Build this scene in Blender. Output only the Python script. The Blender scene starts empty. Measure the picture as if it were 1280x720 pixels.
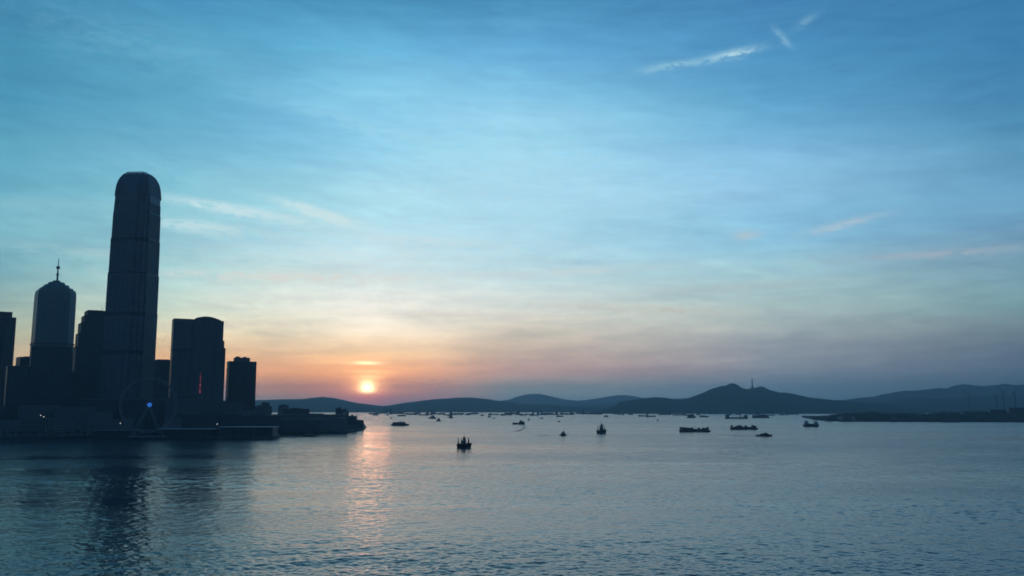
import bpy, bmesh, math, random
import numpy as np
from mathutils import Vector, Matrix
R = math.radians
random.seed(7); rng = np.random.default_rng(7)
C = bpy.context.scene
col = C.collection

# ------------------------------------------------------------------ camera
CAMH = 42.0; F = 1108.0; HOR = 509.0
PITCH = math.atan((HOR - 360) / F)
cam = bpy.data.cameras.new('camera'); cam.lens = F / 1280 * 36; cam.sensor_width = 36
cam.clip_start = 1; cam.clip_end = 60000
co = bpy.data.objects.new('camera', cam); col.objects.link(co)
co.location = (0, 0, CAMH); co.rotation_euler = (R(90) + PITCH, 0, 0); C.camera = co

def ray(px, py):
    u = (px - 640) / F; v = (360 - py) / F
    return Vector((u, math.cos(PITCH) - v * math.sin(PITCH), math.sin(PITCH) + v * math.cos(PITCH)))
def at(px, py, d):                       # world point seen at (px, py), d metres ahead
    r = ray(px, py); return Vector((0, 0, CAMH)) + r * (d / r.y)
def wat(px, py, z=0.0):                  # point of the water seen at (px, py)
    r = ray(px, py); return Vector((0, 0, CAMH)) + r * ((z - CAMH) / r.z)
def azel(px, py):
    r = ray(px, py).normalized()
    return math.degrees(math.atan2(r.x, r.y)), math.degrees(math.asin(r.z))

# ------------------------------------------------------------------ light, exposure, render
SUN_AZ, SUN_EL = azel(459, 485.5)
HAZE = 8.5e-5; TOP = 452.0; HALF = 17500.0
C.view_settings.view_transform = 'Standard'; C.view_settings.look = 'None'
C.view_settings.exposure = 0.0; C.view_settings.gamma = 1.0; C.view_settings.use_curve_mapping = False
C.cycles.use_denoising = True
C.cycles.max_bounces = 5; C.cycles.volume_bounces = 0; C.cycles.caustics_reflective = False
C.cycles.filter_width = 1.7
C.cycles.sample_clamp_indirect = 4.0

sl = bpy.data.lights.new('sun', 'SUN'); sl.energy = 0.014; sl.angle = R(3.0); sl.color = (1.0, 0.36, 0.2)
so = bpy.data.objects.new('sun', sl); col.objects.link(so)
sd = Vector((math.sin(R(SUN_AZ)) * math.cos(R(SUN_EL)), math.cos(R(SUN_AZ)) * math.cos(R(SUN_EL)), math.sin(R(SUN_EL))))
so.rotation_euler = (-sd).to_track_quat('-Z', 'Y').to_euler(); so.location = (0, 0, 900)

# ------------------------------------------------------------------ node helpers
class NT:
    def __init__(s, tree): s.t = tree; s.n = tree.nodes; s.l = tree.links
    def add(s, kind, **kw):
        n = s.n.new(kind)
        for k, v in kw.items(): setattr(n, k, v)
        return n
    def put(s, sock, v):
        if isinstance(v, bpy.types.NodeSocket): s.l.new(v, sock)
        else: sock.default_value = v
    def m(s, op, a, b=0.0, c=0.0, clamp=False):
        n = s.add('ShaderNodeMath', operation=op, use_clamp=clamp)
        s.put(n.inputs[0], a); s.put(n.inputs[1], b); s.put(n.inputs[2], c); return n.outputs[0]
    def mr(s, x, a, b, c=0.0, d=1.0, smooth=False):
        n = s.add('ShaderNodeMapRange', clamp=True, interpolation_type='SMOOTHSTEP' if smooth else 'LINEAR')
        for i, v in enumerate((x, a, b, c, d)): s.put(n.inputs[i], v)
        return n.outputs[0]
    def mix(s, f, a, b, mode='MIX'):
        n = s.add('ShaderNodeMix', data_type='RGBA', blend_type=mode)
        s.put(n.inputs[0], f); s.put(n.inputs[6], a); s.put(n.inputs[7], b); return n.outputs[2]
    def comb(s, x, y, z=0.0):
        n = s.add('ShaderNodeCombineXYZ')
        for i, v in enumerate((x, y, z)): s.put(n.inputs[i], v)
        return n.outputs[0]
    def noise(s, vec, scale, detail=3.0, rough=0.5, dist=0.0):
        n = s.add('ShaderNodeTexNoise'); s.l.new(vec, n.inputs['Vector'])
        n.inputs['Scale'].default_value = scale; n.inputs['Detail'].default_value = detail
        n.inputs['Roughness'].default_value = rough; n.inputs['Distortion'].default_value = dist
        return n.outputs[0]
def lin(h):
    h = h.lstrip('#'); o = []
    for i in (0, 2, 4):
        c = int(h[i:i + 2], 16) / 255; o.append(c / 12.92 if c <= 0.04045 else ((c + 0.055) / 1.055) ** 2.4)
    return o

# ------------------------------------------------------------------ sky (world)
W = bpy.data.worlds.new('World'); C.world = W; W.use_nodes = True
t = NT(W.node_tree); t.n.clear()
gen = t.add('ShaderNodeTexCoord').outputs['Generated']
sx = t.add('ShaderNodeSeparateXYZ'); t.l.new(gen, sx.inputs[0])
X, Y, Z = sx.outputs
DEG = 57.29578
az = t.m('MULTIPLY', t.m('ARCTAN2', X, Y), DEG)
el = t.m('MULTIPLY', t.m('ARCSINE', Z), DEG)
ys = [0, 60, 120, 150, 180, 210, 240, 270, 300, 340, 380, 410, 440, 465, 487, 505]
table = {
 0:    '3f85ac 4690b3 4a94b7 529bba 5aa2bd 60a6c0 68abc2 78b6c8 74b0c0 72a8b5 8fadab a3b3a4 b4ac98 b49c88 8a8488 546c80',
 220:  '4993bc 5aa7c9 5ca5c6 64abca 6db3d0 74b8d2 7fc1d4 92cfdc 88c0d0 9accd2 c4dcd0 d4d4bc deb894 d09c84 8f8490 5c7488',
 350:  '4a94bc 5daad0 74bbdc 70b5d8 7cc0de 88c8e0 92cee0 9cd4e2 98cce0 bcdcdc dee8de e4dec6 dcbc9e d09c84 9a7c80 60788c',
 460:  '4a94bc 63afd6 85c9e7 7ec0e1 8cceea 98d4ec a8dcec a8dae9 aad8ea cce6ea eef0e8 f6eedc f4d0a8 e8a882 a87880 787088',
 640:  '4a92bc 64acd8 82c6e8 9ad8f2 98d6ee a0d8ee a8daf0 a6d8ec a6d6e8 b4d8e2 c8d6d4 ccc8bc b8aaa2 a89296 6a808f 50708a',
 960:  '4484b4 4c90bf 5ca2ca 68aad2 74b0d8 88c2e4 8abede 86bedc 88c0dc 98c0cc a4bec0 9cabb0 8692a0 6e8094 51708a 466884',
 1280: '3a7aa8 3f80ae 4684ae 4e8cb4 5a96ba 629dc0 6aa4c6 6c9fc0 7098b4 729cae 749aa4 68808e 586f86 4a6680 405e78 3a566e'}
HZ = np.array([0.04, 0.10, 0.19])       # colour of the air itself, seen through the haze
ELMAX = 90.0
def unhaze(c, e):
    Lh = min(HALF, (TOP - CAMH) / max(math.sin(R(e)), 1e-3)); T = math.exp(-HAZE * Lh)
    return np.maximum((np.array(c) - (1 - T) * HZ) / T, 0.004)
def ramp(stops):
    n = t.add('ShaderNodeValToRGB'); t.l.new(t.m('DIVIDE', t.m('MAXIMUM', el, 0.0), ELMAX), n.inputs[0])
    cr = n.color_ramp
    while len(cr.elements) > 1: cr.elements.remove(cr.elements[-1])
    stops = sorted(stops)
    cr.elements[0].position = stops[0][0] / ELMAX; cr.elements[0].color = (*stops[0][1], 1)
    for e, c in stops[1:]:
        k = cr.elements.new(e / ELMAX); k.color = (*c, 1)
    return n.outputs[0]
cur = None; prev = None
for px in sorted(table):
    st = []
    for y, h in zip(ys, table[px].split()):
        a, e = azel(px, y); st.append((e, unhaze(lin(h), e)))
    st.append((45, lin('2f6595'))); st.append((90, lin('264f7c')))
    o = ramp(st); a = azel(px, 330)[0]
    cur = o if cur is None else t.mix(t.mr(az, prev, a), cur, o)
    prev = a
back = ramp([(0, lin('2b3c4c')), (6, lin('324a62')), (20, lin('2f567c')), (45, lin('28547f')), (90, lin('264f7c'))])
absaz = t.m('ABSOLUTE', az)
cur = t.mix(t.mr(absaz, 33, 100, smooth=True), cur, back)

# thin high cloud: streaks on a plane overhead, and finer bands low down
inv = t.m('DIVIDE', 1.0, t.m('MAXIMUM', t.m('ADD', Z, 0.06), 0.03))
px_, py_ = t.m('MULTIPLY', X, inv), t.m('MULTIPLY', Y, inv)
c1 = t.noise(t.comb(t.m('ADD', t.m('MULTIPLY', px_, 0.55), t.m('MULTIPLY', py_, 0.12)), t.m('MULTIPLY', py_, 0.8), 3.3), 1.5, 6, 0.55, 0.6)
c2 = t.noise(t.comb(t.m('MULTIPLY', az, 0.05), t.m('ADD', t.m('MULTIPLY', el, 0.42), t.m('MULTIPLY', az, 0.012)), 1.7), 1.9, 5, 0.6, 0.35)
c3 = t.noise(t.comb(t.m('MULTIPLY', az, 0.22), t.m('ADD', t.m('MULTIPLY', el, 1.35), t.m('MULTIPLY', az, -0.05)), 8.1), 1.3, 5, 0.6, 0.5)
amp = t.mr(absaz, 30, 120, 1.0, 0.3)
c4 = t.noise(t.comb(t.m('ADD', t.m('MULTIPLY', az, 0.16), t.m('MULTIPLY', el, 0.10)), t.m('ADD', t.m('MULTIPLY', el, 0.62), t.m('MULTIPLY', az, 0.10)), 5.2), 1.6, 6, 0.62, 0.7)
g = t.m('ADD', t.m('ADD', t.m('MULTIPLY', t.m('SUBTRACT', c4, 0.5), 0.34), t.m('MULTIPLY', t.m('SUBTRACT', c1, 0.5), 0.3)), t.m('MULTIPLY', t.m('SUBTRACT', c2, 0.5), 0.4))
lowf = t.mr(el, 1.5, 12, 0.75, 0.30)
g = t.m('ADD', g, t.m('MULTIPLY', t.m('SUBTRACT', c3, 0.5), lowf))
g = t.m('MULTIPLY', g, amp)
g = t.m('MULTIPLY', g, t.mr(el, 0.2, 3.0, 0.25, 1.0))
fac = t.m('ADD', 1.0, g)
cur = t.mix(1.0, cur, t.comb(fac, t.m('ADD', 1.0, t.m('MULTIPLY', g, 0.82)), t.m('ADD', 1.0, t.m('MULTIPLY', g, 0.62))), 'MULTIPLY')

# wisps of cirrus: (px, py, half length, half width in degrees, tilt, strength, colour)
fine = t.noise(t.comb(az, t.m('MULTIPLY', el, 2.6), 0.4), 1.1, 6, 0.62, 0.8)
def wisp(px, py, a, b, tilt, s, c, sharp=0.42):
    global cur
    a0, e0 = azel(px, py); ct, sn = math.cos(R(tilt)), math.sin(R(tilt))
    da, de = t.m('SUBTRACT', az, a0), t.m('SUBTRACT', el, e0)
    u = t.m('DIVIDE', t.m('ADD', t.m('MULTIPLY', da, ct), t.m('MULTIPLY', de, sn)), a)
    v = t.m('DIVIDE', t.m('SUBTRACT', t.m('MULTIPLY', de, ct), t.m('MULTIPLY', da, sn)), b)
    v = t.m('ADD', v, t.m('MULTIPLY', t.m('SUBTRACT', fine, 0.5), 2.6))
    r2 = t.m('ADD', t.m('MULTIPLY', u, u), t.m('MULTIPLY', v, v))
    k = t.m('EXPONENT', t.m('MULTIPLY', r2, -1.0))
    k = t.m('MULTIPLY', k, t.mr(fine, sharp - 0.12, sharp + 0.25, smooth=True)); k = t.m('MULTIPLY', k, s, clamp=True)
    cur = t.mix(k, cur, (*lin(c), 1))
wisp(914, 68, 1.6, 0.24, 7, 0.95, 'bce2ee', 0.36)
wisp(838, 82, 1.9, 0.22, 5, 0.7, 'a8d8e8', 0.36)
wisp(978, 47, 0.7, 0.2, -50, 0.5, 'a6d6e8', 0.34)
wisp(1006, 27, 0.8, 0.22, 25, 0.35, '9ccbe0', 0.36)
wisp(1052, 281, 2.2, 0.26, 11, 0.8, 'bfd0dc', 0.36)
for a_ in ((150, 318, 6, .3, -2, .6, 'b4dae0'), (60, 255, 6, .4, 3, .5, '94ccd8'), (520, 300, 5, .25, -3, .8, 'd0eaf0'), (700, 340, 7, .28, 2, .7, 'd6e4e4'),
           (600, 395, 8, .25, -1, .8, 'ece6da'), (900, 360, 7, .25, 2, .6, 'bccccc'), (330, 405, 6, .22, 1, .8, 'f4e8d4'), (470, 160, 6, .5, -12, .5, 'a4def2'), (1150, 400, 6, .25, 0, .5, '8ea4ac')):
    wisp(*a_, 0.36)
wisp(932, 294, 0.9, 0.3, 0, 1.0, 'b8ccd8', 0.36)
wisp(295, 262, 3.8, 0.3, -6, 1.6, 'd0eef4', 0.38)
wisp(345, 272, 3.0, 0.22, -5, 1.2, 'c8ecf2', 0.40)
wisp(400, 267, 2.4, 0.3, -14, 2.0, 'd2f0f4', 0.32)
wisp(250, 283, 2.6, 0.3, -3, 1.6, 'c4eaf0', 0.34)
wisp(320, 290, 4.0, 0.5, -3, 0.4, 'b4d8e0', 0.4)
wisp(1170, 317, 6.0, 0.22, 0, 0.9, 'a9bac8', 0.36)
wisp(660, 215, 9.0, 3.2, -4, 0.55, 'bce6f6', 0.40)
wisp(930, 215, 7.0, 2.0, 4, 0.35, '9cd0ea', 0.42)
wisp(470, 318, 12.0, 1.8, 2, 0.55, 'dcf0f2', 0.38)
wisp(520, 372, 12.0, 0.9, 0, 0.55, 'eef2ec', 0.38)
wisp(280, 225, 7.0, 1.3, -5, 0.4, '9cd6e6', 0.40)
wisp(560, 245, 6.0, 1.6, -8, 0.35, 'b0dcea', 0.45)
wisp(200, 55, 9.0, 1.4, -7, 0.25, '84bcd8', 0.45)
wisp(620, 140, 8.0, 2.2, -14, 0.3, '9cd2ea', 0.45)
wisp(380, 346, 8.5, 0.34, 1, 1.3, 'e6ece6', 0.42)
wisp(455, 430, 7.0, 0.35, 1, 0.5, 'ffe6c4', 0.42)
wisp(800, 385, 6.5, 0.3, -3, 0.8, 'd2cabe', 0.42)
wisp(250, 375, 7.5, 0.4, 1, 0.5, 'dfe4d8', 0.42)

# glow and disc of the setting sun, cut below by the bank of haze
a0, e0 = SUN_AZ, SUN_EL
da, de = t.m('SUBTRACT', az, a0), t.m('SUBTRACT', el, e0)
def glow(sa, se, colr, s, oy=0.0, cut=(0.5, 1.05), stripes=1.6):
    global cur
    u = t.m('DIVIDE', da, sa); v = t.m('DIVIDE', t.m('SUBTRACT', de, oy), se)
    k = t.m('EXPONENT', t.m('MULTIPLY', t.m('ADD', t.m('MULTIPLY', u, u), t.m('MULTIPLY', v, v)), -1.0))
    k = t.m('MULTIPLY', k, t.mr(el, cut[0], cut[1], 0.1, 1.0, smooth=True))
    k = t.m('MULTIPLY', k, t.m('ADD', 1.0, t.m('MULTIPLY', t.m('SUBTRACT', c3, 0.5), stripes)))
    k = t.m('MULTIPLY', k, s)
    add = t.comb(t.m('MULTIPLY', k, colr[0]), t.m('MULTIPLY', k, colr[1]), t.m('MULTIPLY', k, colr[2]))
    n = t.add('ShaderNodeVectorMath', operation='ADD'); t.l.new(cur, n.inputs[0]); t.l.new(add, n.inputs[1]); cur = n.outputs[0]
glow(6.5, 1.9, (0.9, 0.30, 0.06), 0.08, 0.5)
glow(2.4, 1.2, (1.0, 0.42, 0.12), 0.42, 0.4)
glow(1.0, 0.5, (1.0, 0.50, 0.13), 2.8, 0.12)
glow(0.85, 0.10, (1.0, 0.8, 0.5), 1.4, 1.6, stripes=0.8)
glow(1.6, 0.09, (1.0, 0.6, 0.3), 0.55, 1.05, stripes=1.2)
glow(0.9, 0.14, (1.0, 0.6, 0.3), 0.8, 0.75, stripes=0.4)
glow(0.40, 0.33, (1.0, 0.8, 0.42), 8.0, 0.05, cut=(0.80, 0.98), stripes=0.2)
glow(1.3, 0.55, (1.0, 0.10, 0.07), 0.6, -0.45, cut=(0.0, 0.3), stripes=0.4)

bg = t.add('ShaderNodeBackground'); t.l.new(cur, bg.inputs[0]); bg.inputs[1].default_value = 1.0
# physically based dusk sky underneath the measured colours
sk = t.add('ShaderNodeTexSky', sky_type='NISHITA'); sk.sun_disc = False
sk.sun_elevation = R(SUN_EL); sk.sun_rotation = R(SUN_AZ); sk.dust_density = 2.0
bg2 = t.add('ShaderNodeBackground'); t.l.new(sk.outputs[0], bg2.inputs[0]); bg2.inputs[1].default_value = 0.004
ad = t.add('ShaderNodeAddShader'); t.l.new(bg.outputs[0], ad.inputs[0]); t.l.new(bg2.outputs[0], ad.inputs[1])
wo = t.add('ShaderNodeOutputWorld'); t.l.new(ad.outputs[0], wo.inputs[0])
W.cycles.sampling_method = 'MANUAL'; W.cycles.sample_map_resolution = 1024

# ------------------------------------------------------------------ materials
MATS = {}
def mat(name, base, rough=0.6, spec=0.5, var=0.25, scale=0.3, metal=0.0, emit=None, es=0.0, alpha=None):
    if name in MATS: return MATS[name]
    m = bpy.data.materials.new(name); m.use_nodes = True; q = NT(m.node_tree)
    b = q.n['Principled BSDF']; tc = q.add('ShaderNodeTexCoord').outputs['Object']
    nz = q.noise(tc, scale, 4, 0.6)
    c = q.mix(nz, (*[x * (1 - var) for x in base], 1), (*[min(1, x * (1 + var)) for x in base], 1))
    q.l.new(c, b.inputs['Base Color']); b.inputs['Roughness'].default_value = rough
    b.inputs['Specular IOR Level'].default_value = spec; b.inputs['Metallic'].default_value = metal
    if emit: b.inputs['Emission Color'].default_value = (*emit, 1); b.inputs['Emission Strength'].default_value = es
    MATS[name] = m; return m
def facade(name, glass, frame, bw, bh, mortar=0.35, rough=0.22, vary=0.5, metal=0.0):
    """curtain wall or punched windows laid out in metres along the walls (uv)"""
    if name in MATS: return MATS[name]
    m = bpy.data.materials.new(name); m.use_nodes = True; q = NT(m.node_tree); b = q.n['Principled BSDF']
    uv = q.add('ShaderNodeTexCoord').outputs['UV']
    br = q.add('ShaderNodeTexBrick'); br.offset = 0.0; br.squash = 1.0
    q.l.new(uv, br.inputs['Vector'])
    br.inputs['Color1'].default_value = (*[x * (1 - vary) for x in glass], 1)
    br.inputs['Color2'].default_value = (*[x * (1 + vary) for x in glass], 1)
    br.inputs['Mortar'].default_value = (*frame, 1)
    br.inputs['Scale'].default_value = 1.0; br.inputs['Mortar Size'].default_value = mortar
    br.inputs['Brick Width'].default_value = bw; br.inputs['Row Height'].default_value = bh
    br.inputs['Mortar Smooth'].default_value = 0.1
    nz = q.noise(uv, 0.03, 3, 0.6)
    c = q.mix(q.m('MULTIPLY', nz, 0.35), br.outputs[0], (*[x * 0.5 for x in frame], 1))
    q.l.new(c, b.inputs['Base Color'])
    q.l.new(q.mr(br.outputs[1], 0, 1, rough, 0.75), b.inputs['Roughness'])
    b.inputs['Metallic'].default_value = metal
    MATS[name] = m; return m
M_ifc = facade('silver_blue_glass', (0.07, 0.11, 0.145), (0.17, 0.20, 0.22), 3.0, 4.2, 0.5, 0.3)
M_teal = facade('teal_glass', (0.06, 0.13, 0.15), (0.14, 0.2, 0.2), 2.4, 3.9, 0.45, 0.3)
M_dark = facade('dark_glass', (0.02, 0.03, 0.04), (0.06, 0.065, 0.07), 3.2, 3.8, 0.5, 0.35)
M_brown = facade('bronze_glass', (0.05, 0.04, 0.045), (0.13, 0.10, 0.10), 3.0, 3.6, 0.6, 0.35)
M_hotel = facade('hotel_windows', (0.04, 0.06, 0.08), (0.16, 0.18, 0.19), 4.0, 3.4, 0.7, 0.3)
M_low = facade('office_windows', (0.04, 0.055, 0.065), (0.16, 0.17, 0.17), 3.6, 3.6, 0.9, 0.4)
M_resi = facade('flat_windows', (0.03, 0.035, 0.04), (0.13, 0.13, 0.125), 2.8, 3.0, 0.9, 0.5)
M_conc = mat('concrete', (0.16, 0.165, 0.165), 0.8)
M_concd = mat('dark_concrete', (0.07, 0.075, 0.08), 0.85)
M_roofp = mat('pale_roof', (0.5, 0.5, 0.48), 0.55, scale=0.08)
M_steel = mat('painted_steel', (0.32, 0.34, 0.35), 0.5, scale=1.0)
M_steeld = mat('dark_steel', (0.06, 0.065, 0.07), 0.5, scale=1.0)
M_fin = mat('weathered_fins', (0.10, 0.13, 0.16), 0.5, scale=0.5)
M_wheel = mat('wheel_paint', (0.2, 0.22, 0.235), 0.6, scale=1.0)
M_white = mat('white_paint', (0.75, 0.75, 0.73), 0.4, var=0.08, scale=1.5)
M_hull = mat('dark_hull_paint', (0.03, 0.035, 0.045), 0.35, scale=1.2)
M_hullr = mat('rusty_hull_paint', (0.06, 0.035, 0.03), 0.6, scale=1.2)
M_deck = mat('deck_planks', (0.09, 0.07, 0.055), 0.8, scale=2.0)
M_cabin = mat('cabin_paint', (0.16, 0.17, 0.18), 0.5, scale=1.5)
M_glass = mat('window_glass', (0.02, 0.03, 0.035), 0.1, 0.8, scale=1.0)
M_cargo = mat('cargo_paint', (0.10, 0.07, 0.055), 0.7, var=0.6, scale=0.6)
M_tyre = mat('tyre_rubber', (0.015, 0.015, 0.015), 0.9)
M_cloth = mat('work_clothes', (0.05, 0.06, 0.09), 0.9)
M_blue = mat('blue_light', (0.1, 0.2, 0.5), 0.5, emit=(0.03, 0.16, 0.65), es=0.75)
M_red = mat('red_glow_dash', (0.2, 0.02, 0.03), 0.5, emit=(1.0, 0.16, 0.2), es=0.4)  # red emission for the dashes up the hotel wing
M_lamp = mat('lamp_glow', (0.8, 0.8, 0.7), 0.5, emit=(1.0, 0.95, 0.85), es=1.3)
M_leaf = mat('leaves', (0.035, 0.055, 0.025), 0.8, var=0.5, scale=0.15)
M_bark = mat('bark', (0.06, 0.045, 0.035), 0.9)
M_land = mat('reclaimed_ground', (0.09, 0.09, 0.08), 0.9, scale=0.02)
M_rock = mat('seawall_rock', (0.045, 0.047, 0.045), 1.0, 0.1, var=0.4, scale=0.4)
M_foam = mat('wake_foam', (0.6, 0.66, 0.68), 0.7, scale=0.6)

def hillmat(name, a, b):
    m = bpy.data.materials.new(name); m.use_nodes = True; q = NT(m.node_tree); s = q.n['Principled BSDF']
    tc = q.add('ShaderNodeTexCoord').outputs['Object']
    n1 = q.noise(tc, 0.004, 7, 0.6); n2 = q.noise(tc, 0.03, 4, 0.6)
    c = q.mix(q.mr(n1, 0.35, 0.65), (*a, 1), (*b, 1)); c = q.mix(q.m('MULTIPLY', n2, 0.5), c, (0.02, 0.03, 0.015, 1))
    q.l.new(c, s.inputs['Base Color']); s.inputs['Roughness'].default_value = 1.0
    s.inputs['Specular IOR Level'].default_value = 0.0
    return m
M_hill = hillmat('hillside_scrub', (0.035, 0.06, 0.03), (0.075, 0.085, 0.05))

# ------------------------------------------------------------------ object helpers
class MB:
    """collects solids with uv in metres, then links them as one mesh object"""
    def __init__(s): s.v = []; s.f = []; s.uv = []
    def loft(s, rings, cap=True):
        """rings: list of closed loops [(x,y,z)...] of the same length, bottom to top"""
        n = len(rings[0]); b = len(s.v)
        for r in rings: s.v += [tuple(p) for p in r]
        per = [0]
        for i in range(n):
            a, c = Vector(rings[0][i]), Vector(rings[0][(i + 1) % n]); per.append(per[-1] + (c - a).length)
        for k in range(len(rings) - 1):
            for i in range(n):
                j = (i + 1) % n
                s.f.append((b + k * n + i, b + k * n + j, b + (k + 1) * n + j, b + (k + 1) * n + i))
                z0, z1 = rings[k][i][2], rings[k + 1][i][2]
                s.uv.append([(per[i], z0), (per[i + 1], z0), (per[i + 1], z1), (per[i], z1)])
        if cap:
            s.f.append(tuple(b + i for i in range(n))[::-1]); s.uv.append([(0, 0)] * n)
            s.f.append(tuple(b + (len(rings) - 1) * n + i for i in range(n))); s.uv.append([(0, 0)] * n)
        return s
    def box(s, x0, x1, y0, y1, z0, z1, bevel=0.0):
        return s.loft([[(x0, y0, z0), (x1, y0, z0), (x1, y1, z0), (x0, y1, z0)], [(x0, y0, z1), (x1, y0, z1), (x1, y1, z1), (x0, y1, z1)]])
    def taper(s, x0, x1, y0, y1, z0, z1, k):
        cx, cy = (x0 + x1) / 2, (y0 + y1) / 2; w, h = (x1 - x0) / 2 * k, (y1 - y0) / 2 * k
        return s.loft([[(x0, y0, z0), (x1, y0, z0), (x1, y1, z0), (x0, y1, z0)],
                       [(cx - w, cy - h, z1), (cx + w, cy - h, z1), (cx + w, cy + h, z1), (cx - w, cy + h, z1)]])
    def cyl(s, x, y, z0, z1, r0, r1=None, n=10):
        r1 = r0 if r1 is None else r1
        return s.loft([[(x + r * math.cos(2 * math.pi * i / n), y + r * math.sin(2 * math.pi * i / n), z) for i in range(n)] for z, r in ((z0, r0), (z1, r1))])
    def bar(s, a, b, r, r1=None, n=6):
        a, b = Vector(a), Vector(b); d = (b - a).normalized(); r1 = r if r1 is None else r1
        u = d.orthogonal().normalized(); w = d.cross(u)
        return s.loft([[tuple(p + u * (q * math.cos(2 * math.pi * i / n)) + w * (q * math.sin(2 * math.pi * i / n))) for i in range(n)] for p, q in ((a, r), (b, r1))])
    def build(s, name, m, parent=None, loc=None, rz=0.0, smooth=False):
        me = bpy.data.meshes.new(name); me.from_pydata(s.v, [], s.f)
        ul = me.uv_layers.new(name='UVMap'); flat = [c for f in s.uv for p in f for c in p]
        ul.data.foreach_set('uv', flat); me.materials.append(m)
        if smooth: me.polygons.foreach_set('use_smooth', [True] * len(me.polygons))
        o = bpy.data.objects.new(name, me); col.objects.link(o)
        if parent: o.parent = parent
        if loc is not None: o.location = loc
        o.rotation_euler.z = rz
        return o
def tag(o, label=None, cat=None, group=None, kind=None):
    if label: o['label'] = label
    if cat: o['category'] = cat
    if group: o['group'] = group
    if kind: o['kind'] = kind
    return o
def thing(name, label, cat, loc, rz=0.0, group=None):
    o = bpy.data.objects.new(name, None); col.objects.link(o); o.location = loc; o.rotation_euler.z = rz
    o.empty_display_size = 2
    return tag(o, label, cat, group)
def copy_tree(o, parent=None):
    c = o.copy(); col.objects.link(c); c.parent = parent
    for ch in o.children: copy_tree(ch, c)
    return c
def rect(w, dp, cx=0, cy=0): return [(cx - w / 2, cy - dp / 2), (cx + w / 2, cy - dp / 2), (cx + w / 2, cy + dp / 2), (cx - w / 2, cy + dp / 2)]
def prism(mb, foot, z0, z1): return mb.loft([[(x, y, z0) for x, y in foot], [(x, y, z1) for x, y in foot]])

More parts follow.
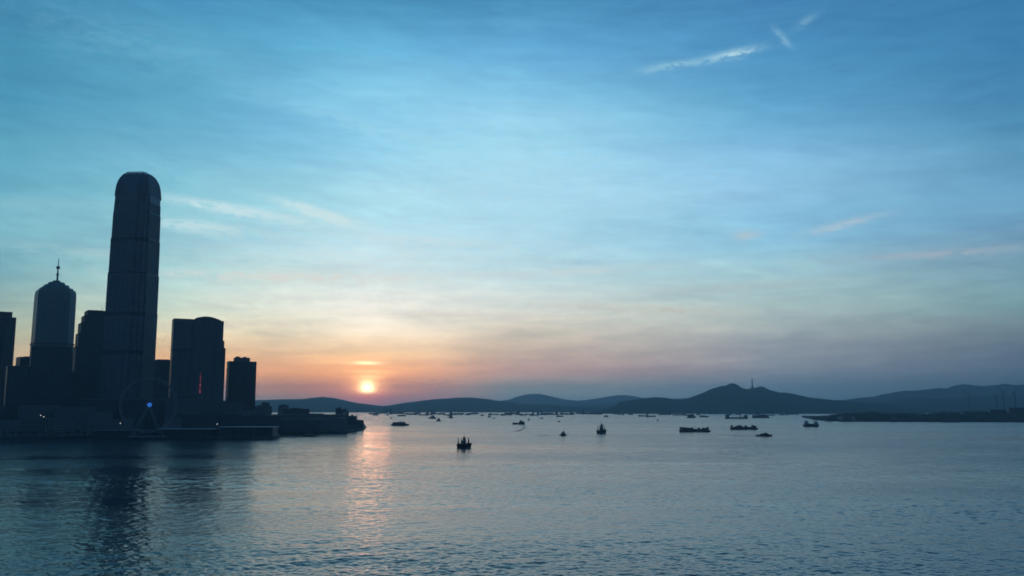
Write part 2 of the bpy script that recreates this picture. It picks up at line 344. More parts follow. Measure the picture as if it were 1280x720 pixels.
# ------------------------------------------------------------------ water
def make_water():
    azs = np.concatenate([np.linspace(-180, -36, 37)[:-1], np.linspace(-36, 36, 1250), np.linspace(36, 180, 37)[1:-1]])
    inv_r = np.linspace(1 / 190.0, 1 / 1700.0, 1350)
    rs = np.concatenate([[1, 20, 60, 110, 150, 175], 1 / inv_r, np.geomspace(1700, 17000, 60)[1:]])
    nr, na = len(rs), len(azs)
    Rr, A = np.meshgrid(rs, np.radians(azs), indexing='ij')
    x = Rr * np.sin(A); y = Rr * np.cos(A)
    dr = np.gradient(rs)[:, None] * np.ones((1, na))
    z = np.zeros_like(x)
    # wind patches: calmer and rougher lanes
    patch = np.zeros_like(x)
    for k in range(9):
        L = rng.uniform(120, 520); th = rng.normal(0.15, 0.5) + math.pi / 2
        patch += np.sin(2 * np.pi * (x * math.cos(th) * 0.45 + y * math.sin(th)) / L + rng.uniform(0, 6.28))
    patch = np.clip(0.93 + 0.11 * patch, 0.6, 1.28)
    nc = 120
    lam = np.geomspace(1.1, 60, nc)
    for i in range(nc):
        L = lam[i] * rng.uniform(0.95, 1.05)
        th = rng.normal(R(-66), R(66))
        kx, ky = math.cos(th) * 2 * np.pi / L, math.sin(th) * 2 * np.pi / L
        sl = 0.0112 if L < 4 else 0.0112 * (4 / L) ** 0.70
        a = sl * L / (2 * np.pi) * 1.41
        f = np.clip((L / dr - 2.2) / 2.5, 0, 1)
        ph = rng.uniform(0, 6.28)
        w = np.sin(kx * x + ky * y + ph)
        z += a * f * (w + 0.25 * np.cos(2 * (kx * x + ky * y + ph)))
    z *= patch
    # wakes trailing from the moving boats
    for (bx, by), (tx, ty), amp_, wd in WAKES:
        p, q = wat(bx, by), wat(tx, ty); d = np.array([q.x - p.x, q.y - p.y]); L = np.linalg.norm(d); d = d / L
        s = (x - p.x) * d[0] + (y - p.y) * d[1]; nrm = (x - p.x) * -d[1] + (y - p.y) * d[0]
        env = np.clip(s / 6, 0, 1) * np.clip(1 - s / L, 0, 1)
        half = 1.5 + 0.16 * np.clip(s, 0, None)
        z += amp_ * env * (np.exp(-((nrm - half) / wd) ** 2) + np.exp(-((nrm + half) / wd) ** 2)) * (s > 0)
    far = (np.abs(np.degrees(A)) > 36.01) | (Rr < 185); z[far] = 0
    v = np.stack([x, y, z], -1).reshape(-1, 3).astype(np.float32)
    ii, jj = np.meshgrid(np.arange(nr - 1), np.arange(na - 1), indexing='ij')
    a = (ii * na + jj).ravel(); q = np.stack([a, a + 1, a + na + 1, a + na], 1)[:, ::-1]
    a2 = (np.arange(nr - 1) * na + na - 1); q2 = np.stack([a2, np.arange(nr - 1) * na, (np.arange(nr - 1) + 1) * na, a2 + na], 1)[:, ::-1]
    q = np.concatenate([q, q2]).astype(np.int32)
    me = bpy.data.meshes.new('water'); me.vertices.add(len(v)); me.vertices.foreach_set('co', v.ravel())
    me.loops.add(q.size); me.loops.foreach_set('vertex_index', q.ravel())
    me.polygons.add(len(q)); me.polygons.foreach_set('loop_start', np.arange(0, q.size, 4, dtype=np.int32))
    me.polygons.foreach_set('use_smooth', np.ones(len(q), bool))
    me.update(calc_edges=True)
    m = bpy.data.materials.new('harbour_water'); m.use_nodes = True; t = NT(m.node_tree); b = t.n['Principled BSDF']
    geo = t.add('ShaderNodeNewGeometry').outputs['Position']
    le = t.add('ShaderNodeVectorMath', operation='LENGTH'); t.l.new(geo, le.inputs[0]); dist = le.outputs['Value']
    b.inputs['Base Color'].default_value = (0.008, 0.035, 0.045, 1); b.inputs['IOR'].default_value = 1.333
    n1 = t.noise(geo, 1.3, 3, 0.6, 0.2); n2 = t.noise(geo, 0.30, 4, 0.6, 0.3); n3 = t.noise(geo, 0.075, 3, 0.5)
    sep = t.add('ShaderNodeSeparateXYZ'); t.l.new(geo, sep.inputs[0])
    pt = t.noise(t.comb(t.m('MULTIPLY', sep.outputs[0], 0.0022), t.m('MULTIPLY', sep.outputs[1], 0.006)), 1.0, 4, 0.6, 0.6)
    rough = t.m('ADD', t.mr(dist, 200, 2500, 0.05, 0.22), t.m('MULTIPLY', t.m('SUBTRACT', pt, 0.5), 0.14))
    t.l.new(rough, b.inputs['Roughness'])
    h = t.m('ADD', t.m('MULTIPLY', n1, 0.05), t.m('MULTIPLY', n2, t.mr(dist, 250, 900, 0.16, 0.5)))
    h = t.m('ADD', h, t.m('MULTIPLY', n3, t.mr(dist, 500, 1600, 0.0, 1.3)))
    h = t.m('MULTIPLY', h, t.mr(pt, 0.32, 0.68, 0.3, 1.5))
    bp = t.add('ShaderNodeBump'); bp.inputs['Strength'].default_value = 1.0; bp.inputs['Distance'].default_value = 1.0
    t.l.new(h, bp.inputs['Height']); t.l.new(bp.outputs[0], b.inputs['Normal'])
    me.materials.append(m)
    o = bpy.data.objects.new('water', me); col.objects.link(o); o['kind'] = 'structure'
WAKES = [((700, 544), (640, 542.5), 0.35, 2.2), ((944, 545), (890, 543), 0.3, 2.2), ((655, 531), (640, 541), 0.3, 3.0), ((745, 542), (690, 538), 0.2, 2.5), ((571, 560), (480, 556), 0.16, 2.0)]
make_water()

# ------------------------------------------------------------------ hills
def hill(name, ridge, d, front, backd, seed, rough=1.0):
    rg = np.random.default_rng(seed)
    pxs = np.array([p[0] for p in ridge], float); pys = np.array([p[1] for p in ridge], float)
    n = 420; m = 34
    P = np.linspace(pxs[0], pxs[-1], n)
    # smooth interpolation of the ridge line
    yy = np.interp(P, pxs, pys); k = np.hanning(7); k /= k.sum(); yy = np.convolve(np.pad(yy, 3, mode='edge'), k, 'valid')
    H = CAMH + (HOR - yy) / F * d
    V = np.linspace(-1, 1, m)
    comps = [(rg.uniform(0, 6.28), rg.uniform(0, 6.28), 2 ** (j * 0.34) * rg.uniform(0.8, 1.2), rg.uniform(-1, 1)) for j in range(22)]
    vs = []
    for j, v in enumerate(V):
        dd = d + (v * backd if v > 0 else v * front)
        x = (P - 640) / F * dd
        s = (1 - abs(v)) ** 0.9 if v < 0 else (1 - abs(v)) ** 0.8
        nz = sum(math.cos(th) * 0 + np.sin(x / 700 * f_ + a + v * f_ * 2.3 + b * v) / f_ ** 0.85 for a, th, f_, b in comps)
        edge = np.clip(np.minimum((P - P[0]), (P[-1] - P)) / 40, 0, 1)
        z = H * s * (1 + 0.10 * rough * nz * (1 - (1 - abs(v)) ** 4 * 0.55)) * edge
        z = np.where(s <= 0.001, -1.0, np.maximum(z, -1.0) + 0 * x) - (0.5 if j in (0, m - 1) else 0)
        for a, zz in zip(x, z): vs.append((a, dd, float(zz)))
    fs = [(j * n + i, j * n + i + 1, (j + 1) * n + i + 1, (j + 1) * n + i) for j in range(m - 1) for i in range(n - 1)]
    me = bpy.data.meshes.new(name); me.from_pydata(vs, [], fs); me.materials.append(M_hill)
    me.polygons.foreach_set('use_smooth', [True] * len(fs))
    o = bpy.data.objects.new(name, me); col.objects.link(o); o['kind'] = 'structure'; return o
hill('hills', [(60, 504), (200, 500), (300, 501), (345, 499.5), (385, 498), (405, 496.3), (420, 497.5), (435, 501), (450, 504), (475, 507), (500, 510), (540, 512)], 9800, 2500, 2600, 1)
hill('hills', [(430, 512), (460, 509), (485, 507), (505, 503.5), (522, 502), (545, 499.5), (575, 497.3), (590, 497.3), (605, 499), (622, 502), (640, 503), (655, 505.5), (680, 506), (720, 508), (760, 507), (800, 508), (850, 511)], 10300, 2900, 3000, 2)
hill('hills', [(560, 505), (610, 502), (635, 500), (650, 496), (662, 494.2), (674, 494), (690, 496), (706, 500), (722, 502), (735, 501), (752, 498), (770, 494.5), (782, 493.2), (795, 493.8), (812, 495.5), (850, 497), (880, 500), (960, 505)], 16400, 2500, 1000, 3, 1.3)
hill('hills', [(640, 510), (665, 506.5), (690, 505), (710, 506.5), (735, 504.5), (760, 503), (790, 501), (820, 501), (850, 503), (900, 506)], 12800, 2500, 1500, 6, 1.2)
hill('hills', [(736, 511), (757, 507.5), (775, 503), (800, 499.5), (818, 497.4), (829, 497.6), (845, 499.8), (857, 498.6), (866, 496), (878, 491.5), (888, 487.5), (898, 485), (906, 484), (912, 481), (918, 482.2), (924, 486), (931, 488), (942, 486), (948, 483.8), (953, 484), (960, 487.5), (972, 490.5), (980, 490), (992, 492.5), (1010, 496), (1035, 499), (1060, 501), (1100, 504), (1150, 509)], 7100, 1350, 2400, 4, 1.2)
hill('hills', [(960, 505), (1010, 502), (1045, 499), (1060, 497.8), (1075, 496), (1088, 495.5), (1100, 492.5), (1118, 489.5), (1130, 487.2), (1150, 486.5), (1168, 485.5), (1180, 485.8), (1195, 481.5), (1205, 480.8), (1216, 483), (1232, 484), (1250, 481.8), (1270, 482.5), (1290, 481), (1340, 478), (1400, 482), (1460, 490), (1500, 500)], 10500, 2400, 2600, 5, 1.1)
hill('hills', [(1040, 509), (1090, 504.5), (1125, 500), (1150, 498.5), (1180, 500), (1215, 496), (1240, 495), (1290, 498), (1400, 499), (1500, 508)], 8200, 1700, 1800, 8, 1.3)

# ------------------------------------------------------------------ land
def slab(name, pts, z0, z1, m, noise=0.0):
    mb = MB(); mb.loft([[(x, y, z0) for x, y in pts], [(x, y, z1) for x, y in pts]]); o = mb.build(name, m); o['kind'] = 'structure'; return o
def wp(px, py, z=0): p = wat(px, py, z); return (p.x, p.y)
GZ = 3.0
shore = [wp(-420, 552), wp(-160, 551), wp(0, 549), (wp(60, 547)), wp(130, 545), wp(205, 544), wp(300, 543), wp(365, 541.5), wp(428, 541.3), wp(441, 540.3), wp(454.5, 537.4), wp(457, 534)]
slab('ground', shore + [(wp(453, 527.5)), wp(436, 521.5), wp(400, 519), (-2600, 5200), (-4600, 5200), (-2600, 900)], -1.5, GZ, M_land)
# rock seawall foot
mb = MB()
for i in range(len(shore) - 1):
    a, b = Vector(shore[i]), Vector(shore[i + 1]); L = (b - a).length; n = int(L / 3)
    for k in range(n):
        p = a.lerp(b, (k + random.random()) / n); r = random.uniform(0.8, 1.8); nn = 6
        q = [(p.x + r * math.cos(j) * random.uniform(.7, 1.2), p.y - 0.6 + r * math.sin(j) * random.uniform(.7, 1.2)) for j in [jj * 6.283 / nn for jj in range(nn)]]
        mb.loft([[(x, y, -1) for x, y in q], [((x + p.x) / 2, (y + p.y) / 2, random.uniform(0.5, 2.1)) for x, y in q]])
tag(mb.build('seawall_rocks', M_rock), 'tumbled dark boulders lying along the foot of the city seawall', 'rocks', kind='stuff')

# ------------------------------------------------------------------ towers
def frame_at(px, d, base=GZ, py=505):
    p = at(px, py, d); return (p.x, p.y, base), -math.atan2(p.x, p.y)
def hgt(px, py, d): return at(px, py, d).z - GZ
def mpp(px, py, d): r = ray(px, py); return (d / r.y) / F      # metres per photo pixel there

def tower(name, label, cat, px0, px1, pyt, d, depth, m, rot=0.0, group=None, ref=None, plant=True, ledge=True, bands=()):
    """box-plan building whose outline spans px0..px1 with its roof at pyt"""
    pxc = (px0 + px1) / 2; p = at(pxc, pyt, d)
    loc = (p.x, p.y, GZ); rz = -math.atan2(p.x, p.y) + R(rot)
    Wd = (px1 - px0) * mpp(pxc, pyt, d); s, c = abs(math.sin(R(rot))), abs(math.cos(R(rot)))
    w = max((Wd - depth * s) / c, 3.0); h = p.z - GZ
    th = thing(name, label, cat, loc, rz, group)
    b = MB(); prism(b, rect(w, depth), 0, h); wall = b.build('wall', m, th)
    if ledge:
        b = MB()
        for q in ((-w/2 - .25, w/2 + .25, -depth/2 - .25, -depth/2 + .35), (-w/2 - .25, w/2 + .25, depth/2 - .35, depth/2 + .25), (-w/2 - .25, -w/2 + .35, -depth/2 + .36, depth/2 - .36), (w/2 - .35, w/2 + .25, -depth/2 + .36, depth/2 - .36)):
            b.box(*q, h - 0.9, h + 0.02)
        b.build('parapet', M_conc, th)
    if plant:
        b = MB(); b.box(-w * .22, w * .2, -depth * .2, depth * .25, h, h + 1.5); b.build('roof_plant', M_concd, th)
    for z, hh in bands:
        b = MB(); b.box(-w/2 - .3, w/2 + .3, -depth/2 - .3, depth/2 + .3, h * z, h * z + hh); b.build('belt_course', M_concd, th)
    return th, w, h

# the tall rounded skyscraper
D = 1400.0
p0 = at(163.9, 400, D); rz0 = -math.atan2(p0.x, p0.y)
axis_x = at(173, 216, D)
loc = (p0.x, p0.y, GZ); th = thing('skyscraper', 'tallest skyscraper, silver-blue glass with rounded clawed crown, rising behind the ferris wheel', 'skyscraper', loc, rz0 + R(-30))
def ifc_foot(w, cut=0.12, ins=0.05):
    h = w / 2; c = w * cut; k = w * ins; P = []
    for q in range(4):
        pts = [(-h + c + c * .9, -h), (h - c - c * .9, -h), (h - c - c*.9, -h + k), (h - c, -h + k + 0.0), (h - c * .75, -h + c * .75), (h - k, -h + c)]
        pts = [(-h + 1.9 * c, -h), (h - 1.9 * c, -h), (h - 1.9 * c, -h + k), (h - c, -h + k), (h - c, -h + c), (h - k, -h + c), (h - k, -h + 1.9 * c)]
        a = q * math.pi / 2
        P += [(x * math.cos(a) - y * math.sin(a), x * math.sin(a) + y * math.cos(a)) for x, y in pts]
    return P
m388 = mpp(164, 388, D)
W0 = 68 * m388 / (math.cos(R(30)) + math.sin(R(30))) * 1.05
Z = lambda py, px=170: hgt(px, py, D)
secs = [(0, 1.0), (Z(392), 1.0), (Z(392), .985), (Z(345), .98), (Z(343), .955), (Z(302), .945), (Z(300), .925), (Z(269), .915), (Z(267), .90), (Z(256), .888), (Z(248), .872)]
b = MB(); rings = [[(x, y, z) for x, y in ifc_foot(W0 * k)] for z, k in secs]; b.loft(rings); b.build('glass_shaft', M_ifc, th)
cr = [(Z(248) + .02, .862), (Z(242), .85), (Z(237), .83), (Z(232), .797), (Z(228), .752), (Z(224.5), .69), (Z(222), .62), (Z(220), .51), (Z(218.8), .40)]
b = MB(); b.loft([[(x, y, z) for x, y in ifc_foot(W0 * k)] for z, k in cr]); b.build('crown_wall', M_ifc, th)
# curved claws round the crown
prof = [(247.5, .868), (241, .852), (235, .825), (229.5, .777), (225, .705), (221, .61), (217.6, .47)]
for q in range(4):
    for k in range(3):
        b = MB(); rr = []; tpos = -0.045 + 0.045 * k
        for i, (py, s_) in enumerate(prof):
            r0 = W0 * s_ * (.622 - abs(k - 1) * .01); wd = .75; dp = 2.2 * (1 - i / 9); x = tpos * W0 * s_
            a = q * math.pi / 2 + math.pi / 4; P = [(x - wd, -r0), (x + wd, -r0), (x + wd, -r0 + dp), (x - wd, -r0 + dp)]
            rr.append([(u * math.cos(a) - v * math.sin(a), u * math.sin(a) + v * math.cos(a), Z(py)) for u, v in P])
        b.loft(rr); b.build('crown_fin', M_fin, th)
for q in range(4):
    for k in range(8):
        tpos = -0.37 + 0.74 * (k + 0.5) / 8 + 0.0
        b = MB(); rr = []
        for i, (py, s) in enumerate(prof):
            hw = W0 * s / 2; x = tpos * W0 * (s if i < 3 else s * 1.0); z = Z(py); wd = 0.85; dp = 2.0 * (1 - i / 9)
            a = q * math.pi / 2; P = [(x - wd, -hw - .3), (x + wd, -hw - .3), (x + wd, -hw + dp), (x - wd, -hw + dp)]
            rr.append([(u * math.cos(a) - v * math.sin(a), u * math.sin(a) + v * math.cos(a), z) for u, v in P])
        b.loft(rr); b.build('crown_fin', M_fin, th)
for py in (301.5, 344, 393, 440):
    z = Z(py); k = np.interp(z, [s[0] for s in secs], [s[1] for s in secs])
    b = MB(); prism(b, ifc_foot(W0 * (k - 0.004) + .8), z - 5, z + 1); b.build('mechanical_floor', M_dark, th)
b = MB()                                                     # vertical ribs of the shaft, one pattern
for (z0, k0), (z1, k1) in zip(secs[0::2][:5], (secs[1::2] + [secs[-1]])[:5]):
    for q in range(4):
        a = q * math.pi / 2
        for k in range(9):
            tp = -0.27 + 0.54 * k / 8; rr = []
            for z, s in ((z0 + .1, k0), (z1 - .1, k1)):
                hw = W0 * s / 2; x = tp * W0 * s; P = [(x - .45, -hw - .7), (x + .45, -hw - .7), (x + .45, -hw + .2), (x - .45, -hw + .2)]
                rr.append([(u * math.cos(a) - v * math.sin(a), u * math.sin(a) + v * math.cos(a), z) for u, v in P])
            b.loft(rr)
b.build('facade_ribs', M_fin, th)

# the masted tower
D = 1720.0; p = at(64.5, 440, D); th = thing('skyscraper', 'teal glass tower with stepped dome roof and tall thin mast', 'skyscraper', (p.x, p.y, GZ), -math.atan2(p.x, p.y) + R(10))
mm = mpp(66, 400, D); Zc = lambda py: hgt(66, py, D)
def octo(w, c=0.2):
    h = w / 2; k = h * (1 - 2 * c)
    return [(-k, -h), (k, -h), (h, -k), (h, k), (k, h), (-k, h), (-h, k), (-h, -k)]
Wc = 43 * mm
b = MB(); b.loft([[(x, y, z) for x, y in octo(Wc * k)] for z, k in ((0, 1.05), (Zc(372), 1.0), (Zc(367), .985), (Zc(363.5), .93))]); b.build('glass_shaft', M_teal, th)
b = MB()
for z0, k0, z1, k1 in ((363.4, .84, 360.9, .82), (360.8, .66, 357, .62), (356.9, .44, 353.4, .40), (353.3, .22, 351, .18)):
    b.loft([[(x, y, z) for x, y in octo(Wc * k)] for z, k in ((Zc(z0), k0), (Zc(z1), k1))])
b.build('stepped_roof', M_teal, th)
for sx in (-1, 1):
    b = MB(); b.box(sx * Wc * .16 - 1.2, sx * Wc * .16 + 1.2, -Wc * .52, -Wc * .49, 4, Zc(372)); b.build('corner_pier', M_fin, th)
mx = 0.8 * mm
b = MB(); b.cyl(mx, 0, Zc(351), Zc(336), 1.9, 1.2, 8); b.cyl(mx, 0, Zc(336), Zc(333), 3.4, 3.4, 8); b.cyl(mx, 0, Zc(344), Zc(342.2), 3.0, 2.4, 8); b.cyl(mx, 0, Zc(333), Zc(322), 1.0, .4, 6); b.build('mast', M_steeld, th)
b = MB(); prism(b, octo(Wc * 1.05 + .9), Zc(432), Zc(430)); b.build('belt_course', M_concd, th)

# the stepped-shoulder tower beside the tallest one
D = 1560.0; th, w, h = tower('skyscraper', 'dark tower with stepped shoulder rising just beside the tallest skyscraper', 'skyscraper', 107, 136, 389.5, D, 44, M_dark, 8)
mm = mpp(110, 420, D)
for i, (dx, py) in enumerate([(3.2, 396), (6.4, 405), (8.6, 418), (10.5, 434)]):
    b = MB(); x1 = -w / 2 - (dx - 3.4 if i else 0) * mm * 1.0
    b.box(-w / 2 - dx * mm, -w / 2 + .4, -21 + i * .8, 21 - i * .8, 0, hgt(105, py, D)); b.build('shoulder', M_dark, th)
b = MB(); b.cyl(w * .22, 0, h, h + 9, .5, .2, 6); b.build('aerial', M_steeld, th)

tower('skyscraper', 'slender dark tower cut by the picture edge with stepped top', 'skyscraper', -14, 13.5, 390.5, 1500, 36, M_brown, 6, plant=False)
tower('office_tower', 'dark tower wing a little lower, joined beside the picture-edge tower', 'office tower', 6, 19.5, 397.5, 1490, 30, M_brown, 6, plant=False)
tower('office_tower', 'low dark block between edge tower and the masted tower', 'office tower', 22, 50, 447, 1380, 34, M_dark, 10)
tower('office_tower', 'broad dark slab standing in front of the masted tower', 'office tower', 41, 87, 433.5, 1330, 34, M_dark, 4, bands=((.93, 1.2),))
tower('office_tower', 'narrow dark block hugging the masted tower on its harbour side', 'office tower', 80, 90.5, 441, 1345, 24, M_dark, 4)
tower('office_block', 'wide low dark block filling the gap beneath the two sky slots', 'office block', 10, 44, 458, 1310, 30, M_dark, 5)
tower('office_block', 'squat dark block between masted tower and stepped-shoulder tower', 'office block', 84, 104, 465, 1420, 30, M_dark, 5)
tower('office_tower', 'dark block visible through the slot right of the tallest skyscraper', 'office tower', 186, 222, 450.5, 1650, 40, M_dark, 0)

# hotel slab with arched roof
D = 1390.0; p = at(247, 440, D); mm = mpp(247, 440, D)
th = thing('hotel_tower', 'broad hotel tower with low arched roof and a broken strip of glowing red dashes', 'hotel', (p.x, p.y, GZ), -math.atan2(p.x, p.y) + R(6))
Zh = lambda py, px=247: hgt(px, py, D)
def bx(px): return (px - 247) * mm
b = MB(); b.box(bx(216.3), bx(240), -16, 16, 0, Zh(404)); b.build('wall', M_hotel, th)
b = MB()
for q in ((bx(216.3), bx(217.4), -16, 16), (bx(239), bx(240), -16, 16), (bx(217.5), bx(238.9), -16, -15), (bx(217.5), bx(238.9), 15, 16)): b.box(*q, Zh(404) + .02, Zh(400.3))
b.build('roof_screen', M_conc, th)
b = MB(); b.box(bx(240.1), bx(275), -19, 19, 0, Zh(401.5)); b.build('tower_wing', M_hotel, th)
b = MB(); arch = [(241, 400.3), (242, 398.6), (247, 397.3), (252, 396.4), (258, 396.4), (263, 397.4), (268, 399), (272, 400.4)]
rr = []
for px, py in arch: rr.append([(bx(px), -15, Zh(401.5) + .02), (bx(px), -15, Zh(py)), (bx(px), 15, Zh(py)), (bx(px), 15, Zh(401.5) + .02)])
b.loft(rr); b.build('arched_roof', M_concd, th)
for px, py, y1 in ((277.3, 426, 13), (279.6, 434.5, 9)):
    b = MB(); b.box(bx(275) + (0.02 if px < 278 else 3.0), bx(px), -y1, y1, 0, Zh(py)); b.build('side_bay', M_hotel, th)
b = MB(); b.box(bx(216) - .2, bx(240), -16.6, -16.05, Zh(440), Zh(437)); b.build('belt_course', M_concd, th)
b = MB()
for k in range(9):
    x = bx(218.5 + k * 2.5); b.box(x - .35, x + .35, -16.7, -16.02, 3, Zh(441))
for k in range(13):
    x = bx(242 + k * 2.6); b.box(x - .35, x + .35, -19.7, -19.02, 3, Zh(403))
b.build('facade_ribs', M_conc, th)
for k in range(10):  # column of thin emissive red dashes set on the wing's front face
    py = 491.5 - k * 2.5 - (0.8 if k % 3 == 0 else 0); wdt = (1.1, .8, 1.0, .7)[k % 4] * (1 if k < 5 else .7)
    b = MB(); z = Zh(py); b.box(bx(250.2) - wdt, bx(250.2) + wdt, -19.95, -19.72, z - .55, z + .55); b.build('red_glow_dash', M_red, th)

# smaller tower
th, w, h = tower('office_tower', 'lone brown glass tower at the city end with small boxy roof house', 'office tower', 284.3, 320, 452.3, 1480, 34, M_brown, 7, plant=False, bands=((.46, 1.0), (.88, 1.0)))
mm = mpp(303, 450, 1480); b = MB(); b.box(-9 * mm, 9 * mm, -9, 9, h, h + 5 * mm); b.build('roof_house', M_conc, th)
b = MB(); b.box(-7 * mm, -3 * mm, -5, 5, h + 5 * mm, h + 6.4 * mm); b.box(2 * mm, 5 * mm, -5, 5, h + 5 * mm, h + 6.2 * mm); b.build('roof_tank', M_concd, th)
b = MB()
for k in range(12):
    x = -w / 2 + w * (k + .5) / 12; b.box(x - .4, x + .4, -17.8, -17.02, 2, h - 2)
b.build('facade_ribs', M_brown, th)

# ------------------------------------------------------------------ low harbour city
G = 'low waterfront buildings'
low = [
 ('wide grey podium in front of the picture-edge tower', -60, 28, 508, 1300, 30, M_low, 4),
 ('pale banded low block at the foot of the broad dark slab', 26, 72, 507, 1290, 28, M_low, 6),
 ('low block with long roof at foot of the stepped-shoulder tower', 70, 118, 509, 1285, 26, M_low, 5),
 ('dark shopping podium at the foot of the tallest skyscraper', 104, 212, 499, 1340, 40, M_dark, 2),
 ('narrow service block standing left of the ferris wheel', 112, 140, 515, 1265, 18, M_conc, 6),
 ('hotel podium with grey windows at the foot of the arched-roof hotel', 208, 262, 497, 1345, 24, M_low, 5),
 ('blue-grey podium between the arched-roof hotel and the lone brown tower', 255, 306, 502.5, 1400, 30, M_low, 6),
 ('small grey block below the lone brown tower', 296, 320, 512, 1350, 20, M_conc, 3),
 ('distant grey block just right of the lone brown tower', 319, 329, 507.5, 1900, 30, M_resi, 0),
 ('distant grey block with raised middle beyond the lone brown tower', 326, 337, 503.5, 1950, 24, M_resi, 5),
 ('thin distant block beside the raised-middle block', 334.5, 340, 508, 1980, 24, M_resi, 0),
 ('small square distant block standing on the ferry terminal deck', 347.5, 361, 506.5, 1750, 24, M_conc, 4),
 ('large dark flat-roofed terminal hall behind the piers', 354, 386.5, 511, 1700, 46, M_concd, 0),
 ('long low terminal building stretching toward the pier head', 340, 431, 518, 1560, 40, M_low, 0),
 ('dark pier shed filling the waterfront beside the moored launch', 349, 398, 524, 1440, 40, M_concd, 3),
 ('dark pier shed with grey wall next to the pier head', 394, 434, 522.5, 1500, 40, M_conc, 2),
 ('long grey customs shed just behind the pale-roofed piers', 226, 300, 517, 1310, 24, M_concd, 3),
 ('low brick store behind the longest pale-roofed pier', 296, 350, 519.5, 1330, 26, M_brown, 4),
 ('small ticket hall under the left rim of the ferris wheel', 140, 166, 524, 1235, 14, M_conc, 4),
 ('small ticket hall under the right rim of the ferris wheel', 206, 226, 523, 1240, 14, M_conc, 4),
 ('low harbour office near the picture edge with flat grey roof', -30, 20, 525, 1215, 18, M_conc, 4),
 ('low harbour office beside the pair of bright quay lamps', 60, 108, 522.5, 1215, 18, M_low, 3),
]
for lb, a, c, py, d, dp, m, rot in low: tower('harbour_building', lb, 'building', a, c, py, d, dp, m, rot, G)

# pier head with its little turrets
th, w, h = tower('pier_building', 'pier head building with cluster of small roof turrets', 'pier building', 419, 445.5, 520, 1640, 34, M_concd, 0, plant=False)
mm = mpp(432, 515, 1640)
for px, py, wd in ((421, 509.5, 2.4), (424.3, 508.3, 3), (428, 511, 2.6), (431.5, 510.2, 2.2), (434.5, 513.2, 2.2), (440, 518, 3)):
    b = MB(); x = (px - 432.2) * mm; b.taper(x - wd, x + wd, -wd, wd, h, hgt(px, py + 1.6, 1640), .9); b.taper(x - wd * .9, x + wd * .9, -wd * .9, wd * .9, hgt(px, py + 1.6, 1640) + .02, hgt(px, py, 1640), .3); b.build('turret', M_concd, th)
tower('pier_building', 'lowest stepped pier shed at the very tip of the quay', 'pier building', 438, 454.5, 525, 1710, 26, M_concd, 0, plant=False)
tower('pier_building', 'tiny square hut on the quay beside the tip shed', 'pier building', 430, 447, 531, 1580, 10, M_conc, 0, plant=False)
p = at(446.3, 524, 1690)
b = MB(); b.cyl(0, 0, 0, hgt(446, 512.5, 1690), .55, .3, 8); b.cyl(0, 0, hgt(446, 514.6, 1690), hgt(446, 513.6, 1690), 1.0, .8, 8)
tag(b.build('signal_mast', M_steeld, None, (p.x, p.y, GZ)), 'thin signal mast standing on the tip of the quay', 'mast')

# long ferry piers: open shed on piles with a pale roof
def pier(lb, px0, px1, py_roof, py_w, d, dp, pale=True):
    a = at(px0, py_roof, d); c = at(px1, py_roof, d); mid = (a + c) / 2; w = (c - a).length; H = mid.z
    th = thing('ferry_pier', lb, 'pier', (mid.x, mid.y, 0), math.atan2(c.y - a.y, c.x - a.x), 'pale-roofed ferry piers')
    b = MB(); b.box(-w/2 - 1.5, w/2 + 1.5, -dp/2 - 1.5, dp/2 + 1.5, H - .9, H); b.build('roof', M_roofp if pale else M_conc, th)
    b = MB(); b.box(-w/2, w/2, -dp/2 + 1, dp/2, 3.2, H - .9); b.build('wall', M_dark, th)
    b = MB(); b.box(-w/2 - 2, w/2 + 2, -dp/2 - 2, dp/2 + 1, 2.2, 3.2); b.build('deck', M_concd, th)
    n = max(4, int(w / 9))
    for k in range(n):
        x = -w/2 + w * (k + .5) / n; b = MB(); b.cyl(x, -dp/2 - 1, -1, 2.2, .6, .6, 8); b.build('pile', M_concd, th)
        if k < n: b = MB(); b.box(x - .25, x + .25, -dp/2 - 1.2, -dp/2 - .7, 3.2, H - .9); b.build('column', M_concd, th)
    return th
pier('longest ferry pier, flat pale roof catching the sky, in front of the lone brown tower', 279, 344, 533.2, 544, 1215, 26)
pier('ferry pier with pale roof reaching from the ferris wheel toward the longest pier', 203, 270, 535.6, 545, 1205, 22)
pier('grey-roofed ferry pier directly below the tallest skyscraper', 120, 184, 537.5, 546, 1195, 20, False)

# ------------------------------------------------------------------ ferris wheel
D = 1185.0; p = at(186, 506, D); Rw = 34 * mpp(186, 506, D)
th = thing('ferris_wheel', 'tall grey ferris wheel with glowing blue hub in front of the towers', 'ferris wheel', (p.x, p.y, GZ), -math.atan2(p.x, p.y) + R(12))
hz = p.z - GZ
for yy in (-1.6, 1.6):
    b = MB(); n = 64
    for i in range(n):
        a0_, a1_ = 2 * math.pi * i / n, 2 * math.pi * (i + 1) / n
        for rr_ in (Rw, Rw * .94): b.bar((rr_ * math.cos(a0_), yy, hz + rr_ * math.sin(a0_)), (rr_ * math.cos(a1_), yy, hz + rr_ * math.sin(a1_)), .3, n=5)
        b.bar((Rw * .94 * math.cos(a0_), yy, hz + Rw * .94 * math.sin(a0_)), (Rw * math.cos(a1_), yy, hz + Rw * math.sin(a1_)), .14, n=4)
    b.build('rim', M_wheel, th)
